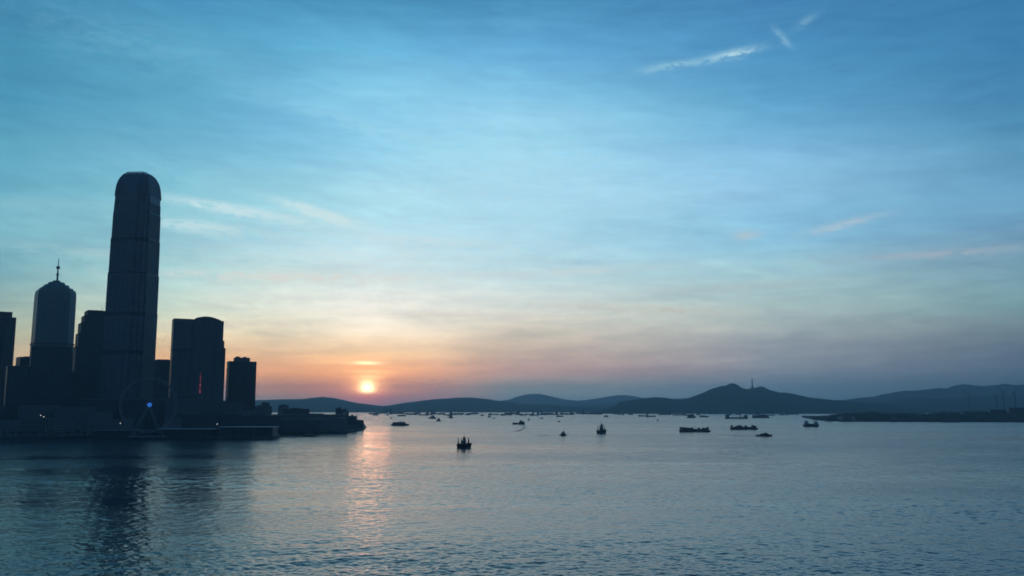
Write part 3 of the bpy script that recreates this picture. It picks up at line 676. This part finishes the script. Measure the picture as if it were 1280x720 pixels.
for i in range(21):
    a0_ = 2 * math.pi * i / 21
    b = MB()
    for yy in (-1.6, 1.6): b.bar((2 * math.cos(a0_), yy * 1.6, hz + 2 * math.sin(a0_)), (Rw * .94 * math.cos(a0_), yy, hz + Rw * .94 * math.sin(a0_)), .1, n=4)
    b.build('spoke', M_wheel, th)
    x, z = (Rw + 0.2) * math.cos(a0_ + .07), hz + (Rw + .2) * math.sin(a0_ + .07)
    b = MB(); b.loft([[(x + q * math.cos(k * .785), q * math.sin(k * .785), z + zz) for k in range(8)] for zz, q in ((-1.4, .7), (-.9, 1.2), (.5, 1.2), (1.1, .6))]); b.build('gondola', M_wheel, th)
b = MB(); b.bar((0, -4.5, hz), (0, 4.5, hz), 2.0, n=16); hub = b.build('hub', M_wheel, th)
b = MB(); b.bar((0, -4.9, hz), (0, -4.52, hz), 2.9, n=20); b.build('hub_light', M_blue, hub)
for sy in (-1, 1):
    for sx_ in (-1, 1):
        b = MB(); b.bar((sx_ * 19, sy * 9, 0), (0, sy * 4, hz), .6, .45, 8); b.build('leg', M_wheel, th)
b = MB(); b.box(-22, 22, -11, 11, 0, 1.6); b.build('platform', M_conc, th)

# ------------------------------------------------------------------ quay lamps, cars of light
def lamp(lb, px, py, d=1205):
    p = at(px, py, d); h = max(p.z - GZ, 3)
    th = thing('quay_lamp', lb, 'street lamp', (p.x, p.y, GZ), 0, 'lit lamps along the quay')
    b = MB(); b.cyl(0, 0, 0, h, .14, .09, 6); b.build('pole', M_steeld, th)
    b = MB(); b.cyl(0, 0, h, h + .9, .42, .5, 8); b.build('lamp_head', M_lamp, th)
lamp('brighter lamp of the pair lit below the broad dark slab', 54.6, 521.4)
lamp('dimmer lamp of the pair lit below the broad dark slab', 51, 519.6, 1260)
lamp('lone small lamp lit on the quay left of the ferris wheel', 150.5, 529.5, 1190)
lamp('lone small lamp lit above the pale-roofed piers', 271.5, 530.5, 1235)

# street trees on the promenade
def leafcloud(mb, cx, cy, cz, rx, ry, rz_, n, s, rg):
    for _ in range(n):
        v = rg.normal(size=3); v /= np.linalg.norm(v); v *= rg.uniform(.35, 1.0) ** .5
        c = Vector((cx + v[0] * rx, cy + v[1] * ry, cz + v[2] * rz_)); u = Vector(rg.normal(size=3)).normalized(); w = u.orthogonal().normalized()
        q = s * rg.uniform(.6, 1.4); b0 = len(mb.v)
        mb.v += [tuple(c - u * q), tuple(c + w * q * .6), tuple(c + u * q), tuple(c - w * q * .6)]
        mb.f.append((b0, b0 + 1, b0 + 2, b0 + 3)); mb.uv.append([(0, 0), (1, 0), (1, 1), (0, 1)])
rgt = np.random.default_rng(11)
def mk_tree(px, d, h, lb, grp):
    p = at(px, 530, d); th = thing('tree', lb, 'tree', (p.x, p.y, GZ), random.uniform(0, 6), grp)
    b = MB(); b.bar((0, 0, 0), (.2, 0, h * .5), .3, .2, 7)
    for k in range(4):
        a = k * 1.57 + .4; b.bar((.15, 0, h * .42), (h * .22 * math.cos(a), h * .22 * math.sin(a), h * .72), .14, .06, 5)
    b.build('trunk', M_bark, th)
    b = MB()
    for k in range(7):
        a = k * .9; leafcloud(b, h * .22 * math.cos(a) * (k > 0), h * .22 * math.sin(a) * (k > 0), h * rgt.uniform(.58, .85), h * .2, h * .2, h * .16, 60, .35, rgt)
    b.build('crown', M_leaf, th); return th
proto = mk_tree(-5, 1200, 9, 'small dark street tree in the row along the city quay', 'street trees along the city quay')
for px in (6, 17, 25, 33, 44, 64, 74, 86, 97, 107, 135, 231, 242, 258, 264, 274, 349, 356, 361, 370):
    c = copy_tree(proto); d = 1196 if px < 200 else 1245; 
    if px > 340: d = 1290
    p = at(px, 530, d); c.location = (p.x, p.y, GZ); c.rotation_euler.z = random.uniform(0, 6.28); s = random.uniform(.75, 1.15); c.scale = (s, s, s)

# ------------------------------------------------------------------ boats
def hull_mb(L, B, H, draft=.6, bow=.55, n=13, sheer=.35, transom=.75):
    """bow towards +x"""
    mb = MB(); rings = []
    for i in range(n):
        f = i / (n - 1); x = -L / 2 + L * f
        wd = B / 2 * (transom + (1 - transom) * min(1, f / .3)) if f < .3 else (B / 2 if f < bow else B / 2 * max(.03, (1 - ((f - bow) / (1 - bow)) ** 2.1)))
        top = H * (1 + sheer * max(0, (f - .45) / .55) ** 2 + .08 * max(0, (.25 - f) / .25)); low = wd * .72
        rings.append([(x * .9, -low, -draft * .4), (x * .86, -low * .3, -draft), (x * .86, low * .3, -draft), (x * .9, low, -draft * .4), (x + L * .03 * f, wd, top), (x + L * .03 * f, -wd, top)])
    # the loft runs along x
    nn = len(rings[0]); b = 0
    for r in rings: mb.v += r
    for k in range(n - 1):
        for i in range(nn):
            j = (i + 1) % nn; mb.f.append((k * nn + i, (k + 1) * nn + i, (k + 1) * nn + j, k * nn + j)); mb.uv.append([(0, 0)] * 4)
    mb.f.append(tuple(range(nn))); mb.uv.append([(0, 0)] * nn); mb.f.append(tuple((n - 1) * nn + i for i in range(nn))[::-1]); mb.uv.append([(0, 0)] * nn)
    return mb
def base(name, lb, cat, px, py, rot, group=None):
    p = wat(px, py); th = thing(name, lb, cat, (p.x, p.y, 0.05), R(rot), group); return th, mpp(px, py, p.y)
def rail(mb, x0, x1, y, z, h=.9, n=5):
    for k in range(n): x = x0 + (x1 - x0) * k / (n - 1); mb.bar((x, y, z), (x, y, z + h), .04, n=4)
    mb.bar((x0, y, z + h), (x1, y, z + h), .05, n=4)
def person(px, py, pz, par, lb, face=0, grp=None):
    """standing deckhand, one continuous skinned body"""
    me = bpy.data.meshes.new('person'); bm = bmesh.new()
    J = {'pel': (0, 0, .95, .15), 'chest': (0, .02, 1.3, .17), 'neck': (0, .02, 1.5, .07), 'head': (0, 0, 1.64, .105), 'top': (0, 0, 1.72, .07),
         'hl': (-.1, 0, .85, .1), 'kl': (-.12, -.02, .48, .07), 'al': (-.13, .02, .08, .05), 'tl': (-.14, -.14, .04, .04),
         'hr': (.1, 0, .85, .1), 'kr': (.13, -.05, .48, .07), 'ar': (.15, .02, .08, .05), 'tr': (.16, -.14, .04, .04),
         'sl': (-.2, .02, 1.42, .065), 'el': (-.28, .02, 1.14, .05), 'wl': (-.26, -.12, .9, .035), 'fl': (-.25, -.17, .82, .03),
         'sr': (.2, .02, 1.42, .065), 'er': (.3, -.04, 1.16, .05), 'wr': (.24, -.26, 1.06, .035), 'fr': (.2, -.33, 1.05, .03)}
    E = 'pel-chest chest-neck neck-head head-top pel-hl hl-kl kl-al al-tl pel-hr hr-kr kr-ar ar-tr chest-sl sl-el el-wl wl-fl chest-sr sr-er er-wr wr-fr'.split()
    V = {k: bm.verts.new(v[:3]) for k, v in J.items()}
    for e in E: a, b_ = e.split('-'); bm.edges.new((V[a], V[b_]))
    bm.verts.ensure_lookup_table(); bm.to_mesh(me); bm.free()
    o = bpy.data.objects.new('person', me); col.objects.link(o)
    mo = o.modifiers.new('skin', 'SKIN'); 
    if not me.skin_vertices: 
        bpy.context.view_layer.objects.active = o
    sv = me.skin_vertices[0].data
    for i, k in enumerate(J): sv[i].radius = (J[k][3], J[k][3]); sv[i].use_root = (k == 'pel')
    o.modifiers.new('sub', 'SUBSURF').levels = 1; o.modifiers['sub'].render_levels = 1
    me.materials.append(M_cloth); o.location = (px, py, pz); o.rotation_euler.z = face
    return tag(o, lb, 'person', grp)

def workboat(lb, px, py, wpx, rot, mastpy, Lf=None, Hk=.24):
    th, mm = base('fishing_boat', lb, 'boat', px, py, rot)
    L = Lf or wpx * mm; B = L * .36; H = L * Hk
    hull_mb(L, B, H, transom=.8).build('hull', M_hull, th)
    b = MB(); b.box(-L * .44, L * .3, -B * .4, B * .4, H * .9, H * 1.02); b.build('deck', M_deck, th)
    top = (py - mastpy) * mm
    b = MB(); b.taper(-L * .17, L * .14, -B * .34, B * .34, H * 1.02, H + top * .22, .93); cab = b.build('cabin', M_cabin, th)
    b = MB(); b.box(-L * .165, L * .135, -B * .332, B * .332, H + top * .11, H + top * .165); b.build('window_band', M_glass, cab)
    b = MB(); b.taper(-L * .09, L * .11, -B * .26, B * .24, H + top * .22, H + top * .44, .82); wh = b.build('wheelhouse', M_cabin, th)
    b = MB(); b.box(-L * .087, L * .107, -B * .252, B * .232, H + top * .31, H + top * .38); b.build('window_band', M_glass, wh)
    b = MB(); b.box(-L * .1, L * .12, -B * .27, B * .27, H + top * .44, H + top * .46); b.build('wheelhouse_roof', M_steeld, wh)
    b = MB(); b.bar((0, 0, H + top * .43), (0, 0, top), .32, .18, 6); b.bar((-.9, 0, top * .78), (.9, 0, top * .78), .09); b.bar((0, -1, top * .7), (0, 1, top * .7), .09); b.build('mast', M_steeld, th)
    b = MB(); b.bar((L * .3, 0, H), (L * .3, 0, H + top * .42), .95, .35, 8); b.bar((L * .3, 0, H + top * .3), (L * .1, 0, H + top * .55), .08); b.build('derrick', M_steeld, th)
    b = MB(); b.bar((-L * .37, 0, H), (-L * .37, 0, H + top * .38), .7, .3, 8); b.bar((-L * .37, -B * .3, H + top * .3), (-L * .37, B * .3, H + top * .3), .09); b.bar((-L * .4, 0, H + top * .2), (-L * .2, 0, H + top * .42), .08); b.build('stern_gantry', M_steeld, th)
    b = MB(); b.cyl(-L * .18, 0, H, H + top * .36, .45, .38, 8); b.build('funnel', M_hullr, th)
    b = MB(); rail(b, -L * .42, L * .34, -B * .44, H, .9, 9); rail(b, -L * .42, L * .34, B * .44, H, .9, 9); b.build('railing', M_steeld, th)
    for k in range(5):
        x = -L * .36 + L * .16 * k
        for s in (-1, 1):
            b = MB(); b.bar((x, s * B * .5, H * .55), (x, s * (B * .5 + .28), H * .55), .42, n=10); b.build('tyre_fender', M_tyre, th)
    b = MB(); b.box(L * .18, L * .26, -B * .25, B * .25, H, H + .9); b.build('hatch', M_deck, th)
    return th, L, B, H
w1 = workboat('near fishing boat with tall central mast and two shorter posts', 580, 559.5, 19, 4, 541.5)
p = wat(580, 559.5)
person(p.x + 5.3, p.y - .6, w1[3] + .15, None, 'person in dark clothes standing at the bow of the near fishing boat', 1.2)
person(p.x - 4.2, p.y - 1.0, w1[3] + .15, None, 'person in dark clothes standing on the stern of the near fishing boat', -.4)
workboat('dark fishing boat seen end-on with tall mast, farther out than the near one', 752, 541.8, 13, 20, 526, 17, .3)

def launch(name, lb, px, py, wpx, rot, hpx=5.0, cabin=.5, off=0.0, white=False, group=None):
    th, mm = base(name, lb, 'boat', px, py, rot, group)
    L = wpx * mm; B = L * .3; top = hpx * mm; H = min(top * .38, L * .12)
    cm = M_white if white else M_cabin
    hull_mb(L, B, H, sheer=.3).build('hull', M_hull, th)
    c0, c1 = L * (off - cabin / 2), L * (off + cabin / 2)
    b = MB(); b.taper(c0, c1, -B * .38, B * .38, H * .9, H + (top - H) * (.85 if cabin > .65 else .6), .93); cb = b.build('cabin', cm, th)
    b = MB(); b.box(c0 * .99 + .05, c1 * .985, -B * .372, B * .372, H + (top - H) * .22, H + (top - H) * .42); b.build('window_band', M_glass, cb)
    b = MB(); b.taper(c0 + (c1 - c0) * .45, c1 - (c1 - c0) * .15, -B * .28, B * .28, H + (top - H) * .6, top, .85); b.build('wheelhouse', cm, th)
    b = MB(); b.bar((c0 + (c1 - c0) * .5, 0, top * .9), (c0 + (c1 - c0) * .5, 0, top * 1.35), .12, .06); b.build('mast', M_steeld, th)
    b = MB(); rail(b, L * .1, L * .42, -B * .32, H, .8, 5); rail(b, L * .1, L * .42, B * .32, H, .8, 5); b.build('railing', M_steel, th)
    return th
launch('ferry', 'low dark ferry with long cabin crossing below the setting sun', 500, 532, 23, 2, 4.8, .72, -.04)
launch('motor_launch', 'dark motor launch with humped stern cabin and curling wake', 648.5, 530.5, 16, 176, 5, .42, -.22)
launch('motor_launch', 'small launch trailing a long thin wake, between the ferry and the end-on fishing boat', 704, 544.5, 9.5, 14, 5.5, .55, -.02)
launch('speedboat', 'low pointed speedboat just below the two long barges', 955, 545.2, 21, 4, 4.3, .5, .02)
launch('motor_launch', 'rounded dark launch alone above the nearer long barge', 864, 522.3, 11.5, -8, 4.6, .7, 0)
launch('motor_launch', 'small launch moored against the city piers with thin mast', 386, 545.3, 17, 6, 3.6, .5, -.1)
launch('sampan', 'small dark sampan below the anchored ships, right of the humped launch', 677, 523.4, 4.5, 5, 2, .4)
launch('sampan', 'small dark sampan beside open water above the long-waked launch', 698.5, 527.6, 4.5, -6, 1.8, .4)
launch('sampan', 'tiny sampan touching the stern of the humped launch', 661, 525.5, 3.2, 30, 3.0, .5)
launch('motor_launch', 'small launch in the cluster above the near fishing boat, nearest to it', 548, 526.5, 7, 12, 4.2, .5)
launch('motor_launch', 'longer dark launch in the cluster above the near fishing boat', 540.5, 523.3, 10, 3, 4.2, .6)
launch('motor_launch', 'stubby launch at the right end of the cluster above the near fishing boat', 563.5, 522.6, 6.5, -20, 4.5, .6)
launch('sampan', 'small boat between the cluster and the humped launch', 611.5, 521.6, 5, 4, 2.3, .5)
launch('sampan', 'tiny boat just beyond the small boat right of the cluster', 617.5, 523.2, 3.5, 4, 1.6, .4)
launch('sampan', 'tiny lone sampan above the wake of the end-on fishing boat', 822, 526, 3.5, 0, 1.8, .4)
launch('sampan', 'tiny boat alone near the ferry below the setting sun', 489, 523, 3.5, 0, 1.8, .4)

def barge(lb, px, py, wpx, rot, hpx, posts=9, crane=False):
    th, mm = base('cargo_barge', lb, 'barge', px, py, rot, 'long cargo barges')
    L = wpx * mm; B = max(11, L * .24); H = hpx * mm * .36; top = hpx * mm
    b = MB(); b.loft([[(-L/2 + 2, -B/2 + .5, -1), (L/2 - 2, -B/2 + .5, -1), (L/2 - 2, B/2 - .5, -1), (-L/2 + 2, B/2 - .5, -1)], [(-L/2, -B/2, H * .6), (L/2, -B/2, H * .6), (L/2, B/2, H * .6), (-L/2, B/2, H * .6)], [(-L/2, -B/2, H), (L/2, -B/2, H), (L/2, B/2, H), (-L/2, B/2, H)]]); b.build('hull', M_hullr if not crane else M_hull, th)
    b = MB(); b.box(-L * .42, L * .42, -B * .36, B * .36, H, H * 1.25); b.build('coaming', M_cabin, th)
    n = posts; rg = random.Random(px)
    if not crane:
        for k in range(n):
            x = -L * .41 + L * .87 * (k + .5) / n; b = MB(); hh = top * rg.choice((.8, .86, .92, 1.0, .6)); b.box(x - L * .8 / n * .38, x + L * .8 / n * .38, -B * .3, B * .3, H * 1.25, hh); b.build('cargo_crate', M_cargo, th)
    else:
        b = MB(); b.cyl(L * .18, 0, H, H + top * .9, 2.2, 1.8, 10); b.build('crane_pedestal', M_steeld, th)
        b = MB(); b.box(L * .18 - 3, L * .18 + 3, -3, 3, H + top * .9, H + top * 1.3); b.build('crane_cab', M_cabin, th)
        b = MB(); b.bar((L * .18, 0, H + top), (L * .1, 0, H + top * 2.2), .9, .4); b.build('crane_jib', M_steeld, th)
        b = MB(); b.box(-L * .48, -L * .34, -B * .3, B * .3, H, top); b.build('deckhouse', M_cabin, th)
        b = MB(); b.box(L * .34, L * .48, -B * .3, B * .3, H, top * 1.05); b.build('winch_house', M_cabin, th)
    if not crane:
        b = MB(); b.box(-L * .49, -L * .43, -B * .3, B * .3, H, top); b.build('deckhouse', M_cabin, th)
    for x in (-L * .46, L * .46):
        b = MB(); b.cyl(x, -B * .4, H, H + 1, .3, .35, 8); b.build('bollard', M_steeld, th)
    b = MB(); b.bar((L * .02, 0, H), (L * .02, 0, top * 1.25), .25, .12); b.build('mast', M_steeld, th)
barge('nearer long barge heaped with dark crates, wider of the laden pair', 868.5, 539.6, 38, 1, 5.6, 12)
barge('farther long barge heaped with crates, above the pointed speedboat', 930, 536.8, 33.5, 0, 5.3, 10)
barge('crane barge with upright jib and houses at both ends', 920.5, 523.4, 28, 1, 4.2, crane=True)
barge('short pale-decked barge near the tip of the reclaimed shore', 951, 522.4, 21, 1, 3.8, 6)

# white twin-house work ship
th, mm = base('work_ship', 'work ship with white houses fore and aft below the reclaimed shore', 'ship', 1014, 533.3, 3)
L = 20 * mm; B = 10.5; H = 4.6
hull_mb(L, B, H, transom=.85, sheer=.2).build('hull', M_hull, th)
for nm, x, w_, hz_ in (('aft_house', -.3, .11, 8.2), ('fore_house', .3, .12, 7.4)):
    b = MB(); b.taper(L * (x - w_), L * (x + w_), -B * .36, B * .36, H, H + hz_ * .62, .95); hs = b.build(nm, M_white, th)
    b = MB(); b.taper(L * (x - w_ * .7), L * (x + w_ * .7), -B * .28, B * .28, H + hz_ * .62, H + hz_, .9); b.build('bridge', M_white, hs)
    b = MB(); b.box(L * (x - w_ * .98), L * (x + w_ * .98), -B * .356, B * .356, H + hz_ * .3, H + hz_ * .45); b.build('window_band', M_glass, hs)
b = MB(); b.bar((-L * .3, 0, H + 7), (-L * .3, 0, H + 16), .3, .12); b.bar((-L * .3, 0, H + 12), (-L * .08, 0, H + 8), .15); b.build('mast', M_steel, th)
b = MB(); b.bar((L * .28, 0, H + 6), (L * .28, 0, H + 12), .25, .1); b.build('foremast', M_steel, th)
b = MB(); b.box(-L * .15, L * .14, -B * .3, B * .3, H, H + 1.6); b.build('hatch', M_cabin, th)
b = MB(); b.cyl(-L * .38, 0, H, H + 7.5, 1.0, .9, 10); b.build('funnel', M_hullr, th)

# broken foam trails behind the boats under way
def foam(lb, pts, wd, n):
    mb = MB(); P = [wat(*p) for p in pts]; rg = random.Random(n)
    for k in range(n):
        f = rg.random() ** 1.4 * (len(P) - 1.001); a = P[int(f)].lerp(P[int(f) + 1], f % 1); w_ = wd * (.5 + f)
        x, y = a.x + rg.gauss(0, w_), a.y + rg.gauss(0, w_ * 1.5); r = rg.uniform(.4, 1.5); q = [(x + r * 2 * math.cos(j * 1.047) * rg.uniform(.6, 1.2), y + r * 2 * math.sin(j * 1.047) * rg.uniform(.6, 1.2)) for j in range(6)]
        mb.loft([[(u, v, -.2) for u, v in q], [(u, v, .22) for u, v in q]])
    tag(mb.build('wake_foam', M_foam), lb, 'foam', kind='stuff')
foam('pale broken foam curling behind the humped launch', [(654, 531), (656, 534), (652, 537), (644, 539.5)], .9, 90)
foam('thin foam line trailing the long-waked launch', [(699, 544.6), (680, 544), (660, 543.5)], .5, 50)
foam('thin foam line trailing the pointed speedboat', [(944, 545.2), (925, 544.6), (900, 543.6)], .5, 50)

# ships anchored far off: three kinds copied along the line below the hills
def far_ship(kind, lb, grp):
    th = thing({0: 'cargo_ship', 1: 'flat_lighter', 2: 'harbour_ferry'}[kind], lb, 'ship', (0, 0, .05), 0, grp)
    if kind == 0:
        hull_mb(78, 12, 7, transom=.9, sheer=.2).build('hull', M_hull, th)
        b = MB(); b.box(-35, -24, -5, 5, 7, 19); b.box(-33, -26, -5.5, 5.5, 19, 22); b.build('bridge_house', M_cabin, th)
        b = MB(); b.cyl(-36, 0, 7, 23, 1.5, 1.3, 8); b.build('funnel', M_hullr, th)
        for x in (-8, 14): b = MB(); b.bar((x, 0, 7), (x, 0, 23), .8, .5); b.bar((x, 0, 10), (x + 11, 0, 19), .4); b.build('deck_crane', M_steeld, th)
    elif kind == 1:
        b = MB(); b.box(-24, 24, -6.5, 6.5, -1, 4.2); b.build('hull', M_hullr, th)
        b = MB(); b.box(-20, 10, -5, 5, 4.2, 7); b.build('cargo', M_cargo, th)
        b = MB(); b.box(14, 22, -4, 4, 4.2, 10); b.build('deckhouse', M_cabin, th)
        b = MB(); b.bar((6, 0, 7), (6, 0, 17), .5, .3); b.bar((6, 0, 9), (-10, 0, 15), .35); b.build('derrick', M_steeld, th)
    else:
        hull_mb(36, 9, 4).build('hull', M_hull, th)
        b = MB(); b.taper(-15, 10, -4, 4, 4, 9.5, .94); b.build('cabin', M_cabin, th)
        b = MB(); b.taper(-4, 6, -3, 3, 9.5, 12.5, .9); b.build('bridge', M_cabin, th)
        b = MB(); b.bar((0, 0, 12), (0, 0, 18), .3); b.build('mast', M_steeld, th)
    return th
names = ['tiny dark cargo ship with stern bridge anchored in the far line under the hills', 'tiny flat lighter with derrick anchored in the far line under the hills', 'tiny dark ferry in the far line of vessels under the hills']
grp = ['far cargo ships under the hills', 'far lighters under the hills', 'far ferries under the hills']
protos = [None] * 3
spots = [466, 471, 478, 486, 494, 503, 509, 514, 522, 530, 536, 541, 549, 556, 562, 569, 575, 583, 590, 596, 604, 611, 619, 627, 634, 641, 648, 655, 662, 669, 676, 684, 691, 699, 706, 714, 727, 735, 748, 757, 768, 776, 789, 803, 812, 825, 834, 841, 847, 858, 873, 880, 893, 901, 912, 923, 938, 946, 955, 964, 975, 983, 991]
rr = random.Random(5)
for i, px in enumerate(spots):
    k = rr.choice([0, 1, 1, 2, 1, 0]); py = rr.uniform(516.8, 519.6) if rr.random() < .75 else rr.uniform(518, 521.5)
    if protos[k] is None: protos[k] = far_ship(k, names[k], grp[k]); o = protos[k]
    else: o = copy_tree(protos[k])
    p = wat(px + rr.uniform(-2, 2), py); o.location = (p.x, p.y, .05); o.rotation_euler.z = R(rr.choice([0, 180]) + rr.uniform(-35, 35))
    s = rr.uniform(.8, 1.35) * (0.65 if py > 518.5 else 1); o.scale = (s, s, s)

# ------------------------------------------------------------------ mast on the hill
p = at(940.5, 484, 6950)
th = thing('hilltop_mast', 'tall thin mast standing on the dark hill beyond the barges', 'mast', (p.x, p.y, p.z - 45))
b = MB(); b.cyl(0, 0, 0, 45 + 11 * mpp(940, 480, 6950), 5.5, 3.0, 8); b.build('shaft', M_steeld, th)
b = MB(); b.box(-9, 9, -9, 9, 30, 48); b.build('base_house', M_concd, th)

# ------------------------------------------------------------------ reclaimed shore on the right
sh = [wp(1004, 522), wp(1018, 524.6), wp(1030, 526.2), wp(1070, 527.2), wp(1160, 527.5), wp(1290, 527.8), wp(1420, 528), wp(1650, 529)]
slab('reclaimed_land', sh + [(2900, 3700), (1500, 3900), wp(1002, 520.5)], -1.5, 3.4, M_rock)
mb = MB(); pr = []
# low mound covered in brush: rows of terrain
def mound():
    n, m = 160, 12; vs = []; rg = np.random.default_rng(3)
    P = np.linspace(1016, 1500, n); ph = rg.uniform(0, 6, 8)
    for j in range(m):
        v = j / (m - 1); 
        for i, px in enumerate(P):
            d = np.interp(px, [1016, 1036, 1100, 1160], [2960, 2780, 2660, 2575]) + 600 * v
            top = np.interp(px, [1016, 1026, 1036, 1046, 1060, 1150, 1210, 1290, 1500], [1.5, 5, 8, 12, 16, 17.5, 19, 23, 26]) + 2.0 * math.sin(px / 21 + ph[0]) + 1.4 * math.sin(px / 7 + ph[1] + v * 3)
            hh = top * min(1, (v + .02) * 2.6) ** .8 * (1 if v < .7 else (1 - v) / .3)
            p_ = at(px, 509, d); vs.append((p_.x, d, 3.3 + max(hh, 0)))
    fs = [(j * n + i, j * n + i + 1, (j + 1) * n + i + 1, (j + 1) * n + i) for j in range(m - 1) for i in range(n - 1)]
    me = bpy.data.meshes.new('mound'); me.from_pydata(vs, [], fs); me.materials.append(M_hill); me.polygons.foreach_set('use_smooth', [True] * len(fs))
    o = bpy.data.objects.new('mound_terrain', me); col.objects.link(o); o['kind'] = 'structure'; return vs
vs = mound()
mb = MB(); rgt = np.random.default_rng(21)
for v in vs:
    if rgt.random() < .62:
        hgt_ = rgt.uniform(2.5, 6.5); leafcloud(mb, v[0] + rgt.uniform(-7, 7), v[1] + rgt.uniform(-12, 12), v[2] + hgt_ * .4, rgt.uniform(3, 8), 5, hgt_ * .6, 26, 1.3, rgt)
tag(mb.build('treeline', M_leaf), 'dark belt of scrub and trees massed along the reclaimed shore', 'trees', kind='stuff')
shore_b = [
 ('white-walled low shed nearest the tip of the reclaimed shore', 1047, 1053, 520.2, 2700, 12, M_roofp),
 ('small white shed right of the first shore shed', 1064.5, 1068.5, 520.0, 2690, 12, M_roofp),
 ('grey hut between the white sheds and the shore tip', 1032, 1040, 520, 2700, 14, M_conc),
 ('grey block with dark windows behind the two white sheds', 1053, 1064, 516.4, 2730, 22, M_low),
 ('small grey hut amid the dark shoreline scrub', 1115, 1120, 520.3, 2620, 10, M_conc),
 ('long pale shed low on the far end of the shore', 1180, 1199, 523.2, 2545, 12, M_conc),
 ('pale roofed hut higher in the scrub above the long pale shed', 1200.5, 1204.5, 513.8, 2760, 12, M_roofp),
 ('brown block rising over scrub at the picture edge', 1262, 1292, 509.5, 2800, 40, M_brown),
 ('low brown building left of the picture-edge block on the shore', 1238, 1256, 512.0, 2780, 30, M_brown),
]
for lb, a, c, py, d, dp, m in shore_b: tower('shore_building', lb, 'building', a, c, py, d, dp, m, 4, 'buildings along the reclaimed shore', plant=False)
lamp('tiny white light shining by the white shore sheds', 1010, 514.4, 3050) if False else None

def crane(lb, px, pyt, d, jib, ang, luff):
    p = at(px, pyt, d); h = p.z - GZ; th = thing('tower_crane', lb, 'crane', (p.x, p.y, GZ), R(ang), 'cranes above the reclaimed shore')
    b = MB(); s = 1.3
    for sx_ in (-s, s):
        for sy in (-s, s): b.bar((sx_, sy, 0), (sx_, sy, h), .5, n=4)
    n = int(h / 4)
    for k in range(n):
        z = h * k / n; z1 = h * (k + 1) / n; b.bar((-s, -s, z), (s, -s, z1), .16, n=4); b.bar((-s, s, z), (s, s, z1), .16, n=4)
    b.build('mast', M_steeld, th)
    b = MB(); e = (jib * math.cos(R(luff)), 0, h + jib * math.sin(R(luff)))
    b.bar((0, -.9, h), (e[0], 0, e[2]), .8, .5, 5); b.bar((0, .9, h), (e[0], 0, e[2]), .8, .5, 5); b.build('jib', M_steeld, th)
    b = MB(); b.box(-12, 0, -1.2, 1.2, h, h + 2); b.box(-12, -9, -1.5, 1.5, h - 2, h + .02); b.build('counterweight', M_steeld, th)
    b = MB(); b.box(-1.6, 1.6, -1.6, 1.6, h + .1, h + 3); b.build('cab', M_cabin, th)
    b = MB(); b.bar((0, 0, h + 3), (-3, 0, h + 12), .3, .2); b.bar((-3, 0, h + 12), e, .12, .12, 4); b.bar((-3, 0, h + 12), (-11, 0, h + 2), .12, n=4); b.build('tie_bars', M_steeld, th)
crane('tower crane with raised jib, first in the group over the shore', 1211, 494, 3600, 34, 150, 40)
crane('tallest tower crane with steep jib near the picture edge', 1254, 490.5, 3500, 40, 165, 50)
crane('tower crane with nearly level jib beside the tallest crane', 1245, 494.5, 3700, 36, 20, 12)
crane('tower crane nearest the picture edge with short raised jib', 1268, 491, 3600, 34, 30, 45)

# ------------------------------------------------------------------ air
b = MB(); b.box(-HALF, HALF, -HALF, HALF, -6.0, TOP)
m = bpy.data.materials.new('haze_air'); m.use_nodes = True; q = NT(m.node_tree); q.n.remove(q.n['Principled BSDF'])
pv = q.add('ShaderNodeVolumePrincipled'); pv.inputs['Color'].default_value = (0.60, 0.84, 1.0, 1); pv.inputs['Density'].default_value = HAZE; pv.inputs['Anisotropy'].default_value = 0.45
q.l.new(pv.outputs[0], q.n['Material Output'].inputs['Volume'])
m.cycles.homogeneous_volume = True if hasattr(m.cycles, 'homogeneous_volume') else None
o = b.build('haze', m); o['kind'] = 'stuff'
